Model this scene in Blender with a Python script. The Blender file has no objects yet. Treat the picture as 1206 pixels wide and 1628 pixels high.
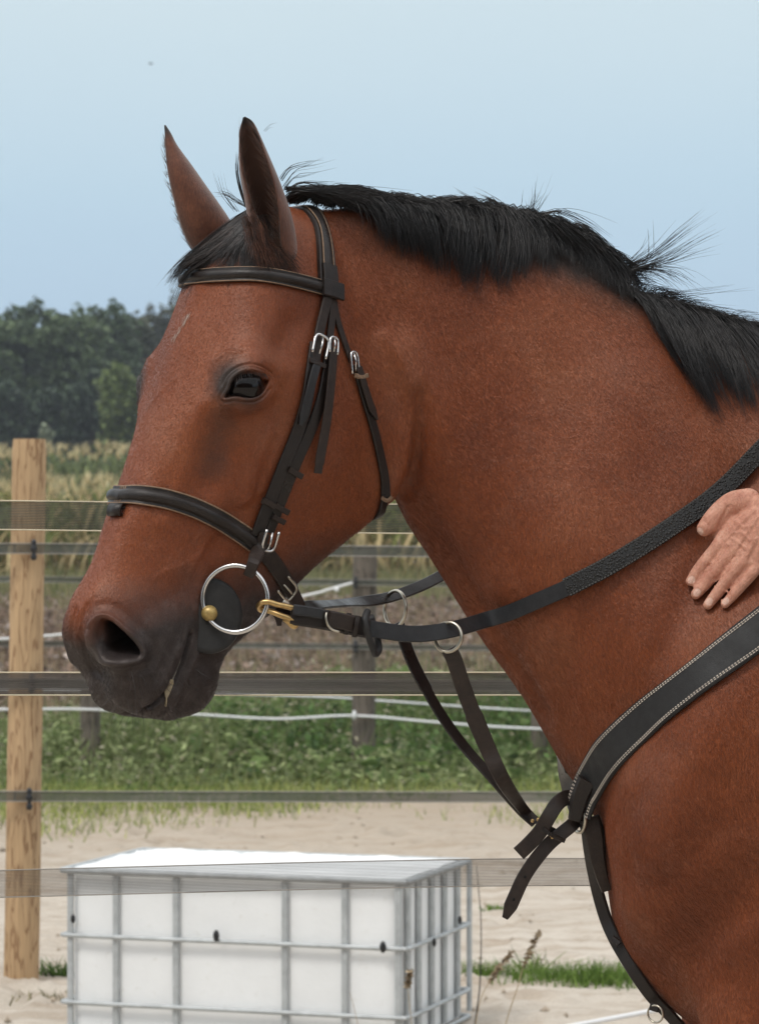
import bpy, bmesh, math, random
import numpy as np
from mathutils import Vector, Matrix
from mathutils.bvhtree import BVHTree

random.seed(7)
rng = np.random.default_rng(7)
scene = bpy.context.scene
col = scene.collection
R = math.radians

# ------------------------------------------------------------------ camera
FPX = 5400.0                      # focal length in photograph pixels (1206 x 1628)
CAM = Vector((0.0, 0.0, 1.5))
PITCH = 0.0
cam_data = bpy.data.cameras.new('camera')
cam_data.sensor_fit = 'VERTICAL'
cam_data.sensor_height = 24.0
cam_data.lens = 24.0 * FPX / 1628.0
cam_data.clip_start = 0.05
cam_data.clip_end = 2000.0
cam_data.dof.use_dof = True
cam_data.dof.focus_distance = 4.05
cam_data.dof.aperture_fstop = 13.0
cam = bpy.data.objects.new('camera', cam_data)
cam.location = CAM
cam.rotation_euler = (math.pi / 2 - PITCH, 0, 0)
col.objects.link(cam)
scene.camera = cam

# ------------------------------------------------------------------ sky and sun
SUN_EL, SUN_AZ = R(58), R(222)    # azimuth clockwise from +Y (view direction): sun is behind the camera, to its left
world = bpy.data.worlds.new('World')
scene.world = world
world.use_nodes = True
wn = world.node_tree.nodes
wl = world.node_tree.links
wn.clear()
w_out = wn.new('ShaderNodeOutputWorld')
w_bg = wn.new('ShaderNodeBackground')
w_sky = wn.new('ShaderNodeTexSky')
w_sky.sky_type = 'NISHITA'
w_sky.sun_disc = False
w_sky.sun_elevation = SUN_EL
w_sky.sun_rotation = SUN_AZ
w_sky.air_density = 1.0
w_sky.dust_density = 2.0
w_sky.ozone_density = 1.5
# thin even cloud veil over the blue: thickens with elevation
w_geo = wn.new('ShaderNodeNewGeometry')
w_sep = wn.new('ShaderNodeSeparateXYZ')
wl.new(w_geo.outputs['Incoming'], w_sep.inputs[0])
w_neg = wn.new('ShaderNodeMath'); w_neg.operation = 'MULTIPLY'; w_neg.inputs[1].default_value = -1.0
wl.new(w_sep.outputs['Z'], w_neg.inputs[0])
w_map = wn.new('ShaderNodeMapping'); w_map.inputs['Scale'].default_value = (1.2, 1.2, 5.0)
wl.new(w_geo.outputs['Incoming'], w_map.inputs[0])
w_noise = wn.new('ShaderNodeTexNoise'); w_noise.inputs['Scale'].default_value = 1.6; w_noise.inputs['Detail'].default_value = 5
wl.new(w_map.outputs[0], w_noise.inputs['Vector'])
w_nm = wn.new('ShaderNodeMath'); w_nm.operation = 'MULTIPLY_ADD'; w_nm.inputs[1].default_value = 0.05; w_nm.inputs[2].default_value = -0.025
wl.new(w_noise.outputs['Fac'], w_nm.inputs[0])
w_add = wn.new('ShaderNodeMath'); w_add.operation = 'ADD'
wl.new(w_neg.outputs[0], w_add.inputs[0]); wl.new(w_nm.outputs[0], w_add.inputs[1])
w_ramp = wn.new('ShaderNodeValToRGB')
cr = w_ramp.color_ramp
cr.elements[0].position = 0.0;  cr.elements[0].color = (4.5, 6.1, 7.8, 1)
cr.elements[1].position = 0.75; cr.elements[1].color = (13.0, 13.2, 13.3, 1)
for pos, c in ((0.05, (4.5, 6.2, 8.0)), (0.09, (5.2, 6.9, 8.2)), (0.15, (6.5, 7.8, 8.4)), (0.35, (9.8, 10.4, 10.7))):
    e = cr.elements.new(pos); e.color = (*c, 1)
wl.new(w_add.outputs[0], w_ramp.inputs[0])
w_mix = wn.new('ShaderNodeMixRGB'); w_mix.inputs[0].default_value = 0.85
wl.new(w_sky.outputs[0], w_mix.inputs[1]); wl.new(w_ramp.outputs[0], w_mix.inputs[2])
wl.new(w_mix.outputs[0], w_bg.inputs['Color'])
w_bg.inputs['Strength'].default_value = 0.10
wl.new(w_bg.outputs[0], w_out.inputs['Surface'])

sun_data = bpy.data.lights.new('sun', 'SUN')
sun_data.energy = 1.5
sun_data.angle = R(14)
sun_data.color = (1.0, 0.96, 0.90)
sun = bpy.data.objects.new('sun', sun_data)
sun_dir = Vector((math.sin(SUN_AZ) * math.cos(SUN_EL), math.cos(SUN_AZ) * math.cos(SUN_EL), math.sin(SUN_EL)))
sun.rotation_euler = sun_dir.to_track_quat('Z', 'Y').to_euler()
col.objects.link(sun)

scene.view_settings.view_transform = 'Standard'
scene.view_settings.look = 'None'
scene.view_settings.gamma = 1.0
scene.view_settings.exposure = 0.10
scene.view_settings.use_curve_mapping = False

# ------------------------------------------------------------------ photograph pixel -> world
FWD = Vector((0, math.cos(PITCH), -math.sin(PITCH)))
UPV = Vector((0, math.sin(PITCH), math.cos(PITCH)))
def ray(u, v):
    return FWD + Vector((1, 0, 0)) * ((u - 603.0) / FPX) + UPV * (-(v - 814.0) / FPX)
def at(u, v, Y):
    r = ray(u, v)
    return CAM + r * (Y / r.y)
def ground(u, v, z=0.0):
    r = ray(u, v)
    return CAM + r * ((z - CAM.z) / r.z)

# ------------------------------------------------------------------ small helpers
def new_mesh(name, verts, faces, mat=None, parent=None, smooth=False):
    me = bpy.data.meshes.new(name)
    me.from_pydata([tuple(map(float, v)) for v in verts], [], [tuple(int(i) for i in f) for f in faces])
    me.update()
    if smooth:
        me.polygons.foreach_set('use_smooth', np.ones(len(me.polygons), dtype=bool))
    o = bpy.data.objects.new(name, me)
    if mat: me.materials.append(mat)
    col.objects.link(o)
    if parent: o.parent = parent
    return o
def empty(name, loc=(0, 0, 0)):
    o = bpy.data.objects.new(name, None)
    o.location = loc
    o.empty_display_size = 0.05
    col.objects.link(o)
    return o
def tag(o, label=None, cat=None, group=None, kind=None):
    if label: o['label'] = label
    if cat: o['category'] = cat
    if group: o['group'] = group
    if kind: o['kind'] = kind
    return o
def adopt(o, parent):
    """parent o keeping its world placement (parents here are only ever translated)"""
    o.parent = parent
    o.location = Vector(o.location) - Vector(parent.location)
    return o
def crspline(P, n, closed=False):
    """Catmull-Rom through the rows of P, n samples"""
    P = np.asarray(P, float)
    m = len(P)
    t = np.linspace(0, m if closed else m - 1, n, endpoint=not closed)
    i = np.minimum(t.astype(int), (m - 1) if closed else (m - 2))
    f = (t - i)[:, None]
    if P.ndim == 3: f = f[:, :, None]
    if closed:
        g = lambda k: P[(i + k) % m]
    else:
        Q = np.concatenate([2 * P[:1] - P[1:2], P, 2 * P[-1:] - P[-2:-1]])
        g = lambda k: Q[i + k + 1]
    a, b, c, d = g(-1), g(0), g(1), g(2)
    return 0.5 * ((2 * b) + (c - a) * f + (2 * a - 5 * b + 4 * c - d) * f ** 2 + (3 * b - a - 3 * c + d) * f ** 3)
def grid_faces(nr, nc, closed=True, caps=True):
    F = []
    for i in range(nr - 1):
        for j in range(nc if closed else nc - 1):
            k = (j + 1) % nc
            F.append((i * nc + j, i * nc + k, (i + 1) * nc + k, (i + 1) * nc + j))
    if caps:
        F.append(tuple(range(nc - 1, -1, -1)))
        F.append(tuple((nr - 1) * nc + j for j in range(nc)))
    return F
def smoothstep(a, b, x):
    t = np.clip((x - a) / (b - a), 0, 1)
    return t * t * (3 - 2 * t)

def vnoise(x, y, seed, n=256):
    g = np.random.default_rng(seed).random((n, n))
    xi, yi = np.floor(x).astype(int), np.floor(y).astype(int)
    fx, fy = x - xi, y - yi
    fx = fx * fx * (3 - 2 * fx); fy = fy * fy * (3 - 2 * fy)
    G = lambda a, b: g[a % n, b % n]
    return (G(xi, yi) * (1 - fx) + G(xi + 1, yi) * fx) * (1 - fy) + (G(xi, yi + 1) * (1 - fx) + G(xi + 1, yi + 1) * fx) * fy
def fbm(x, y, seed, oct=4, gain=.5):
    s, a, t = 0, 1, 0
    for o in range(oct):
        s = s + a * vnoise(x * 2 ** o + 17 * o, y * 2 ** o + 9 * o, seed + o); t += a; a *= gain
    return s / t
# material helpers
class NT:
    def __init__(self, name):
        self.m = bpy.data.materials.new(name)
        self.m.use_nodes = True
        self.t = self.m.node_tree
        self.n = self.t.nodes
        self.l = self.t.links
        self.b = self.n['Principled BSDF']
    def node(self, typ, ins=None, **kw):
        x = self.n.new(typ)
        for k, v in kw.items(): setattr(x, k, v)
        for k, v in (ins or {}).items():
            s = x.inputs[k]
            if hasattr(v, 'is_linked') or isinstance(v, bpy.types.NodeSocket): self.l.new(v, s)
            else: s.default_value = v
        return x
    def ramp(self, fac, stops):
        x = self.n.new('ShaderNodeValToRGB')
        e = x.color_ramp.elements
        while len(e) < len(stops): e.new(0.5)
        for k, (p, c) in enumerate(stops):
            e[k].position = p
            e[k].color = (*c, 1) if len(c) == 3 else c
        self.l.new(fac, x.inputs[0])
        return x.outputs[0]
    def mix(self, fac, a, b, blend='MIX'):
        x = self.n.new('ShaderNodeMixRGB'); x.blend_type = blend
        for k, v in ((0, fac), (1, a), (2, b)):
            if isinstance(v, bpy.types.NodeSocket): self.l.new(v, x.inputs[k])
            elif k == 0: x.inputs[0].default_value = v
            else: x.inputs[k].default_value = (*v, 1) if len(v) == 3 else v
        return x.outputs[0]
    def coord(self, scale=(1, 1, 1), kind='Object', rot=(0, 0, 0)):
        tc = self.n.new('ShaderNodeTexCoord')
        mp = self.n.new('ShaderNodeMapping')
        mp.inputs['Scale'].default_value = scale
        mp.inputs['Rotation'].default_value = rot
        self.l.new(tc.outputs[kind], mp.inputs[0])
        return mp.outputs[0]
    def noise(self, vec, scale, detail=4, rough=0.55):
        x = self.n.new('ShaderNodeTexNoise')
        x.inputs['Scale'].default_value = scale
        x.inputs['Detail'].default_value = detail
        x.inputs['Roughness'].default_value = rough
        self.l.new(vec, x.inputs['Vector'])
        return x.outputs['Fac']
    def bump(self, h, dist, strength=1.0, prev=None):
        x = self.n.new('ShaderNodeBump')
        x.inputs['Distance'].default_value = dist
        x.inputs['Strength'].default_value = strength
        self.l.new(h, x.inputs['Height'])
        if prev: self.l.new(prev, x.inputs['Normal'])
        return x.outputs[0]
    def set(self, **kw):
        for k, v in kw.items():
            s = self.b.inputs[k.replace('_', ' ')]
            if isinstance(v, bpy.types.NodeSocket): self.l.new(v, s)
            else: s.default_value = (*v, 1) if isinstance(v, tuple) and len(v) == 3 and len(s.default_value) == 4 else v
        return self.m

# ================================================================== HORSE
YAW = R(35)
DY = 4.008 - 1.93                 # local depths below are counted from a head 1.93 m away
def ah(u, v, Y): return at(u, v, Y + DY)
HO = ah(350, 700, 1.93)
HF = Vector((-math.cos(YAW), -math.sin(YAW), 0))
HL = Vector((math.sin(YAW), -math.cos(YAW), 0))      # lateral, towards the camera
HZ = Vector((0, 0, 1))
HM = np.array([HF, HL, HZ])                          # rows: local axes
HO_ = np.array(HO)
def hp(u, v, w):
    """pixel on the plane w metres off the head's middle plane -> world"""
    r = ray(u, v)
    t = (w + (HO - CAM).dot(HL)) / r.dot(HL)
    return CAM + r * t
def to_head(P):  return (np.asarray(P) - HO_) @ HM.T
def from_head(Q): return np.asarray(Q) @ HM + HO_
def hpl(u, v, w): return to_head([hp(u, v, w)])[0]

HEAD = [  # stations poll -> lips; points from the middle of the brow round the near side to under the jaw (u, v, half width cm)
 [(470,322,0),(490,330,3.0),(525,375,5.0),(565,450,5.5),(610,540,5.0),(640,620,3.8),(620,650,0)],
 [(405,325,0),(440,335,4.4),(480,385,6.5),(530,470,7.3),(600,590,6.8),(655,690,5.6),(615,730,0)],
 [(336,400,0),(400,405,6.2),(446,440,8.2),(495,520,8.2),(575,650,7.3),(646,752,5.6),(590,775,0)],
 [(299,490,0),(366,499,6.6),(412,532,9.6),(455,595,9.2),(545,705,7.8),(617,800,5.3),(560,805,0)],
 [(272,570,0),(328,579,5.8),(392,604,11.7),(432,645,9.2),(510,745,7.8),(580,836,4.9),(520,835,0)],
 [(246,655,0),(285,663,4.6),(330,685,7.0),(400,725,8.2),(465,790,7.2),(532,875,4.6),(480,870,0)],
 [(216,740,0),(246,746,3.6),(292,765,5.4),(365,800,7.0),(430,850,6.2),(488,915,4.0),(440,910,0)],
 [(184,818,0),(208,823,2.9),(255,840,4.6),(325,870,5.7),(390,910,5.2),(450,958,3.6),(405,950,0)],
 [(158,893,0),(178,898,2.5),(222,913,4.2),(285,940,5.0),(350,970,4.7),(402,1005,3.4),(362,995,0)],
 [(124,958,0),(146,962,2.7),(195,975,5.0),(255,1000,5.6),(315,1025,4.8),(362,1040,3.2),(330,1030,0)],
 [(124,1005,0),(138,1012,2.5),(168,1035,5.0),(235,1060,5.5),(300,1072,4.6),(350,1075,3.2),(320,1070,0)],
 [(156,1056,0),(168,1064,2.0),(190,1086,3.8),(235,1099,5.0),(295,1106,4.2),(343,1103,2.8),(315,1103,0)],
 [(168,1106,0),(180,1114,1.7),(203,1129,3.1),(240,1139,3.6),(285,1143,3.1),(318,1131,2.1),(298,1131,0)],
]
def loft(sections, nr, nc):
    """sections: list of closed loops (k,3) -> dense verts"""
    S = np.array(sections)
    rows = crspline(S, nr)                       # along
    out = np.stack([crspline(rw, nc, closed=True) for rw in rows])
    return out
VOL_V, VOL_F = [], []
def add_volume(rows):
    nr, nc = rows.shape[:2]
    off = sum(len(v) for v in VOL_V)
    VOL_V.append(rows.reshape(-1, 3))
    VOL_F.extend([tuple(i + off for i in f) for f in grid_faces(nr, nc)])

hs = []
for st in HEAD:
    near = [hpl(u, v, w / 100) for u, v, w in st]
    near[0][1] = 0; near[-1][1] = 0
    far = [q * np.array([1, -1, 1]) for q in near[-2:0:-1]]
    hs.append(near + far)
hs = [[from_head([q])[0] for q in loop] for loop in hs]
c_end = np.mean(hs[-1], axis=0) + np.array([0, 0, -0.006])
hs.append([c_end + (q - c_end) * 0.55 + np.array([0, 0, -0.004]) for q in np.array(hs[-1])])
add_volume(loft(hs, 160, 96))

# neck and trunk: crest pixel, throat pixel, depth of the middle plane, half width, q of widest, roundness of the crest
NECK = [
 (470,322, 585,690, 1.985,2.065,.040,.55,.60),
 (540,314, 640,818, 2.01,2.085,.050,.50,.60),
 (640,325, 688,894, 2.05,2.10,.068,.55,.50),
 (750,347, 760,1008,2.085,2.12,.086,.60,.42),
 (870,383, 832,1110,2.11,2.13,.110,.60,.42),
 (978,438, 892,1213,2.13,2.14,.140,.60,.42),
 (1085,500,945,1300,2.14,2.15,.175,.60,.42),
 (1210,535,966,1410,2.15,2.15,.205,.58,.42),
 (1330,525,984,1495,2.15,2.15,.228,.58,.40),
 (1470,510,1045,1585,2.15,2.15,.245,.58,.40),
 (1600,530,1200,1680,2.15,2.15,.260,.58,.50),
 (1750,575,1450,1720,2.15,2.15,.280,.56,.70),
 (1950,600,1800,1690,2.15,2.15,.300,.55,.85),
 (2200,590,2200,1620,2.15,2.15,.310,.50,.85),
 (2450,560,2500,1540,2.15,2.15,.300,.45,.85),
 (2700,560,2750,1450,2.15,2.15,.270,.42,.85),
 (2880,640,2950,1300,2.15,2.15,.200,.45,.85),
 (2960,800,3000,1100,2.15,2.15,.080,.5,.85),
]
ns = []
for uc, vc, ut, vt, Yc, Yt, w, qm, rc in NECK:
    C_, T_ = np.array(ah(uc, vc, Yc)), np.array(ah(ut, vt, Yt))
    prof = [(0, 0), (0.03, 0.30 * rc + 0.06), (0.12, 0.42 * rc + 0.22), (qm * 0.55, 0.55 + 0.40 * rc * 0.9), (qm, 1.0),
            (0.5 * (qm + 1), 0.93), (0.93, 0.62), (0.985, 0.3), (1, 0)]
    near = [C_ + (T_ - C_) * q + np.array([0, -1, 0]) * w * h for q, h in prof]
    far = [C_ + (T_ - C_) * q + np.array([0, 1, 0]) * w * h for q, h in prof[-2:0:-1]]
    ns.append(near + far)
add_volume(loft(ns, 240, 96))

def limb(pts):
    """pts: (x, y, z, rx, ry)"""
    P = crspline(np.array(pts, float), 50)
    th = np.linspace(0, 2 * math.pi, 28, endpoint=False)
    rows = np.stack([np.stack([p[0] + p[3] * np.cos(th), p[1] + p[4] * np.sin(th), np.full(28, p[2])], 1) for p in P])
    add_volume(rows[::-1])
YB = 2.15 + DY                        # middle plane of the trunk
for sy in (-1, 1):
    yf = YB + sy * 0.13
    limb([(0.58, yf, 1.04, .13, .06), (0.52, yf, .90, .13, .08), (0.475, yf, .78, .085, .07), (0.46, yf, .64, .058, .052), (0.455, yf, .54, .05, .05),
          (0.455, yf, .49, .053, .052), (0.46, yf, .42, .036, .036), (0.465, yf, .28, .032, .030), (0.463, yf, .21, .042, .040), (0.43, yf, .13, .036, .036),
          (0.41, yf, .08, .055, .055), (0.405, yf, .0, .07, .065)])
    limb([(1.86, yf, 1.09, .24, .12), (1.82, yf, .88, .19, .12), (1.83, yf, .75, .11, .09), (1.92, yf, .62, .065, .06), (1.97, yf, .54, .06, .05),
          (1.95, yf, .43, .042, .04), (1.93, yf, .30, .036, .034), (1.925, yf, .22, .045, .042), (1.89, yf, .13, .038, .036), (1.87, yf, .08, .055, .055), (1.865, yf, 0, .068, .064)])

# one skin over all volumes
tmp = new_mesh('tmp', np.concatenate(VOL_V), VOL_F)
md = tmp.modifiers.new('r', 'REMESH'); md.mode = 'VOXEL'; md.voxel_size = 0.0054; md.use_smooth_shade = True
dg = bpy.context.evaluated_depsgraph_get()
body_me = bpy.data.meshes.new_from_object(tmp.evaluated_get(dg))
bpy.data.objects.remove(tmp)

def mesh_V(me):
    a = np.empty(len(me.vertices) * 3); me.vertices.foreach_get('co', a); return a.reshape(-1, 3)
def mesh_N(me):
    a = np.empty(len(me.vertices) * 3); me.vertex_normals.foreach_get('vector', a); return a.reshape(-1, 3)
def mesh_E(me):
    a = np.empty(len(me.edges) * 2, dtype=np.int64); me.edges.foreach_get('vertices', a); return a.reshape(-1, 2)
def set_V(me, V):
    me.vertices.foreach_set('co', np.ascontiguousarray(V).reshape(-1)); me.update()
def laplace(V, E, wgt, it):
    n = len(V)
    a, b = E[:, 0], E[:, 1]
    deg = np.maximum(np.bincount(a, minlength=n) + np.bincount(b, minlength=n), 1)
    for _ in range(it):
        S = np.stack([np.bincount(a, V[b, k], n) + np.bincount(b, V[a, k], n) for k in range(3)], 1) / deg[:, None]
        V = V + (S - V) * wgt[:, None]
    return V
def gauss_at(V, P, r):
    d2 = ((V - np.asarray(P)) ** 2).sum(1)
    return np.exp(-d2 / r ** 2)


V = mesh_V(body_me); E = mesh_E(body_me)
Q = to_head(V)
wgt = np.full(len(V), 0.5)
V = laplace(V, E, wgt, 5)
# soften the join of neck and skull above the jaw, and of forearm and chest
jw = np.clip(sum(gauss_at(V, hp(u_, v_, .06), .06) for u_, v_ in ((480,320),(505,370),(530,430),(555,490),(590,540))) + gauss_at(V, hp(470, 320, .0), .08), 0, 1) * 0.5
fw = np.clip(gauss_at(V, (0.52, YB - .17, .93), .16) + gauss_at(V, (0.52, YB + .17, .93), .16) + gauss_at(V, (1.85, YB - .2, .95), .25) + gauss_at(V, (1.85, YB + .2, .95), .25), 0, 1) * 0.5
V = laplace(V, E, np.maximum(jw, fw), 90)
set_V(body_me, V)

def refine(me, sel):
    bm = bmesh.new(); bm.from_mesh(me)
    bm.faces.ensure_lookup_table()
    fs = [bm.faces[i] for i in np.nonzero(sel)[0]]
    ed = list({e for f in fs for e in f.edges})
    bmesh.ops.subdivide_edges(bm, edges=ed, cuts=1, use_grid_fill=True, smooth=0.0)
    bm.to_mesh(me); bm.free(); me.update()
def face_c(me):
    a = np.empty(len(me.polygons) * 3); me.polygons.foreach_get('center', a); return a.reshape(-1, 3)
EYE_C, NOS_C, MOU_C = np.array(hp(394, 611, .10)), np.array(hp(180, 1020, .05)), np.array(hp(270, 1080, .045))
fc = face_c(body_me); q = to_head(fc)
refine(body_me, (fc[:, 0] < 0.03) & (q[:, 1] > -0.02) & (fc[:, 2] < 1.90))
fc = face_c(body_me)
d = np.minimum(np.minimum(np.linalg.norm(fc - EYE_C, axis=1) - .045, np.linalg.norm(fc - NOS_C, axis=1) - .055), np.linalg.norm(fc - MOU_C, axis=1) - .065)
refine(body_me, d < 0)
fc = face_c(body_me)
refine(body_me, (np.linalg.norm(fc - EYE_C, axis=1) < .036))

V = mesh_V(body_me); E = mesh_E(body_me)
def local(u, v, w):                      # a pixel on the near side, w half width guess -> head coordinates
    return hpl(u, v, w)
def surf(u, v):
    """pixel -> point of the current horse surface in world space"""
    r = ray(u, v).normalized()
    hit = BVH.ray_cast(CAM, r)
    return hit
def make_bvh(me):
    bm = bmesh.new(); bm.from_mesh(me)
    t = BVHTree.FromBMesh(bm)
    bm.free()
    return t
BVH = make_bvh(body_me)
def poly_dist(P, poly, closed=False):
    poly = np.asarray(poly)
    best = np.full(len(P), 1e9)
    n = len(poly)
    for i in range(n if closed else n - 1):
        a, b = poly[i], poly[(i + 1) % n]
        ab = b - a
        t = np.clip(((P - a) @ ab) / (ab @ ab + 1e-12), 0, 1)
        best = np.minimum(best, np.linalg.norm(P - (a + t[:, None] * ab), axis=1))
    return best
def inside2d(P, poly):
    x, y = P[:, 0], P[:, 1]
    c = np.zeros(len(P), bool)
    n = len(poly)
    for i in range(n):
        x1, y1 = poly[i]; x2, y2 = poly[(i + 1) % n]
        cond = ((y1 > y) != (y2 > y)) & (x < (x2 - x1) * (y - y1) / (y2 - y1 + 1e-15) + x1)
        c ^= cond
    return c
def normals():
    set_V(body_me, V)
    return mesh_N(body_me)
def curve_brush(px, radius, height, sides=(1, -1), power=2):
    """ridge (height>0) or groove along a pixel path on the near side; mirrored to the far side"""
    global V, NCACHE
    pts = []
    for u, v in px:
        hit = surf(u, v)[0]
        if hit is not None: pts.append(np.array(hit))
    if not pts: return
    pts = crspline(pts, max(8, len(pts) * 5)) if len(pts) > 2 else np.array(pts)
    if NCACHE is None: NCACHE = normals()
    N = NCACHE
    for sd in sides:
        P = pts
        if sd < 0: P = from_head(to_head(pts) * np.array([1, -1, 1]))
        lo, hi = P.min(0) - 2.6 * radius, P.max(0) + 2.6 * radius
        m = np.nonzero(((V > lo) & (V < hi)).all(1))[0]
        if len(m) == 0: continue
        dd = poly_dist(V[m], P) if len(P) > 1 else np.linalg.norm(V[m] - P[0], axis=1)
        V[m] += N[m] * (height * np.exp(-(dd / radius) ** power))[:, None]

MM = .001
NCACHE = None
# --- big forms of the face
curve_brush([(345,575),(372,562),(408,566),(440,590)], 15*MM, 4*MM)              # bony rim over the eye
curve_brush([(394,612)], 28*MM, 6*MM)                                            # eye bulge
curve_brush([(372,640),(392,644),(412,638),(428,624)], 11*MM, 4.5*MM)                # lower lid
curve_brush([(448,545),(462,520)], 20*MM, -4*MM)                                 # hollow above the eye
curve_brush([(355,680),(347,725),(335,770)], 20*MM, -6*MM)                               # hollow below the eye
curve_brush([(322,645),(306,700),(288,760),(262,830)], 11*MM, 3.4*MM)            # edge of the nasal bone
curve_brush([(428,690),(404,745),(388,795)], 10*MM, 3.4*MM)                       # facial crest
curve_brush([(372,815),(348,865)], 16*MM, -5*MM)
curve_brush([(505,600),(545,680),(520,770)], 50*MM, 6*MM)                        # masseter
curve_brush([(448,660),(425,745),(415,800)], 18*MM, -2*MM)                     # front border of masseter
curve_brush([(610,540),(640,600),(650,655),(645,715),(622,782)], 12*MM, 6*MM)    # rear border of the jaw
curve_brush([(664,630),(670,665),(664,720),(645,785)], 11*MM, -9*MM)             # groove behind the jaw
curve_brush([(640,560),(690,660),(740,790),(800,930)], 24*MM, 9*MM, sides=(1,))  # muscle beside the groove
curve_brush([(672,815),(730,920),(800,1030),(860,1130)], 18*MM, -9*MM, sides=(1,))
curve_brush([(545,425),(575,500),(620,560)], 14*MM, -3*MM, sides=(1,))
curve_brush([(300,925),(262,955),(225,975)], 16*MM, -2.5*MM)                     # behind the nostril
curve_brush([(390,925),(350,945)], 14*MM, 2*MM)
# --- veins of the face, wrinkles of the throat
for pts_, r_, h_ in (([(398,790),(372,812),(345,840),(318,880),(300,915)], 3.2, 1.5), ([(398,790),(405,765),(398,735),(408,705)], 2.8, 1.2), ([(345,840),(320,850),(290,852)], 2.6, 1.0),
                     ([(318,880),(300,895),(270,905),(245,920)], 2.6, 1.0), ([(250,600),(262,640),(258,690),(240,740)], 3.0, .9), ([(300,655),(285,700),(270,740)], 3.0, .8), ([(470,800),(440,850),(405,905)], 3.4, .9)):
    curve_brush(pts_, r_ * MM, h_ * MM)
for k_ in range(5):
    curve_brush([(655 + 8 * k_, 690 + 6 * k_), (652 + 9 * k_, 740 + 4 * k_), (640 + 10 * k_, 790 + 2 * k_)], 3.2 * MM, (-1.6 + .2 * k_) * MM, sides=(1,))
for pts_, r_, h_ in (([(1075,1190),(1110,1230),(1160,1250)], 10, -1.6), ([(1030,1260),(1010,1330),(1015,1400)], 14, -2.2), ([(1206,1290),(1130,1330),(1070,1400)], 18, -2.4), ([(1000,1250),(975,1330)], 12, 2), ([(1206,1440),(1150,1480),(1100,1540)], 16, -3), ([(1100,850),(1050,980),(1000,1100)], 20, 2.5), ([(930,1000),(900,1090),(905,1170)], 16, -2.2)):
    curve_brush(pts_, r_ * MM, h_ * MM, sides=(1,))
NCACHE = None
# --- neck and shoulder masses
curve_brush([(1000,620),(930,800),(880,980)], 60*MM, 10*MM, sides=(1,))
curve_brush([(1170,760),(1090,960),(1010,1150)], 40*MM, -12*MM, sides=(1,))       # hollow before the shoulder blade
curve_brush([(1206,1000),(1120,1180),(1030,1330)], 55*MM, 13*MM, sides=(1,))
curve_brush([(985,1350),(1000,1430)], 40*MM, 8*MM, sides=(1,))
curve_brush([(1200,1400),(1110,1480),(1050,1560)], 34*MM, -13*MM, sides=(1,))
curve_brush([(1206,1560),(1140,1600)], 40*MM, 8*MM, sides=(1,))
curve_brush([(1090,1215),(1120,1222),(1145,1215)], 7*MM, -1.5*MM, sides=(1,))
# --- lips and chin
NCACHE = None
curve_brush([(318,1090),(322,1112)], 20*MM, 3*MM)
curve_brush([(185,1105),(225,1112)], 16*MM, 3*MM)
curve_brush([(304,1008),(297,1035),(284,1070),(265,1102),(243,1122),(228,1131),(215,1138)], 3.0*MM, -7*MM)
curve_brush([(318,1030),(300,1068),(282,1105),(268,1130)], 5*MM, 1.8*MM)
curve_brush([(285,1030),(268,1065),(250,1098)], 6*MM, 1.8*MM)
# --- folds between the nostril and the tip of the nose
for k, (pts, h) in enumerate([([(138,960),(128,1000),(136,1045)], -2.2), ([(122,970),(114,1005),(124,1040)], -1.6), ([(108,975),(104,1000),(110,1025)], -1.2),
               ([(148,950),(140,975)], -1.4), ([(131,985),(122,1020),(132,1052)], 1.2)]):
    curve_brush(pts, 2.6*MM, h*MM, sides=(1,))
curve_brush([(139,1000),(136,1030),(146,1062),(160,1075)], 4*MM, -4*MM, sides=(1,))

def contour_brush(center, n_out, px, fn, reach, far=1.0):
    """displace by a function of the signed distance to a closed pixel contour laid on the surface's tangent plane"""
    global V
    c = np.array(center); n = np.array(n_out, float); n /= np.linalg.norm(n)
    x = np.cross(n, [0, 0, 1.0]); x /= np.linalg.norm(x)
    y = np.cross(x, n)
    pts = []
    for u, v in px:                         # pixel -> tangent plane through c
        r = np.array(ray(u, v)); o = np.array(CAM)
        t = ((c - o) @ n) / (r @ n)
        p = o + r * t - c
        pts.append((p @ x, p @ y))
    pts = crspline(pts, len(pts) * 6, closed=True)
    N = normals()
    for sd in (1, -1):
        W = V if sd > 0 else from_head(to_head(V) * np.array([1, -1, 1]))
        m = np.nonzero((((W - c) ** 2).sum(1) < reach ** 2) & (np.abs((W - c) @ n) < 0.05))[0]
        if len(m) == 0: continue
        rel = W[m] - c
        P2 = np.stack([rel @ x, rel @ y], 1)
        dist = poly_dist(P2, pts, closed=True)
        s = np.where(inside2d(P2, pts), -dist, dist)
        nn = N[m] if sd > 0 else (N[m] @ HM.T * np.array([1, -1, 1])) @ HM
        D = fn(s, P2, n, x, y, nn)
        if sd < 0: D = (D @ HM.T * np.array([1, -1, 1])) @ HM * far
        V[m] += D
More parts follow.
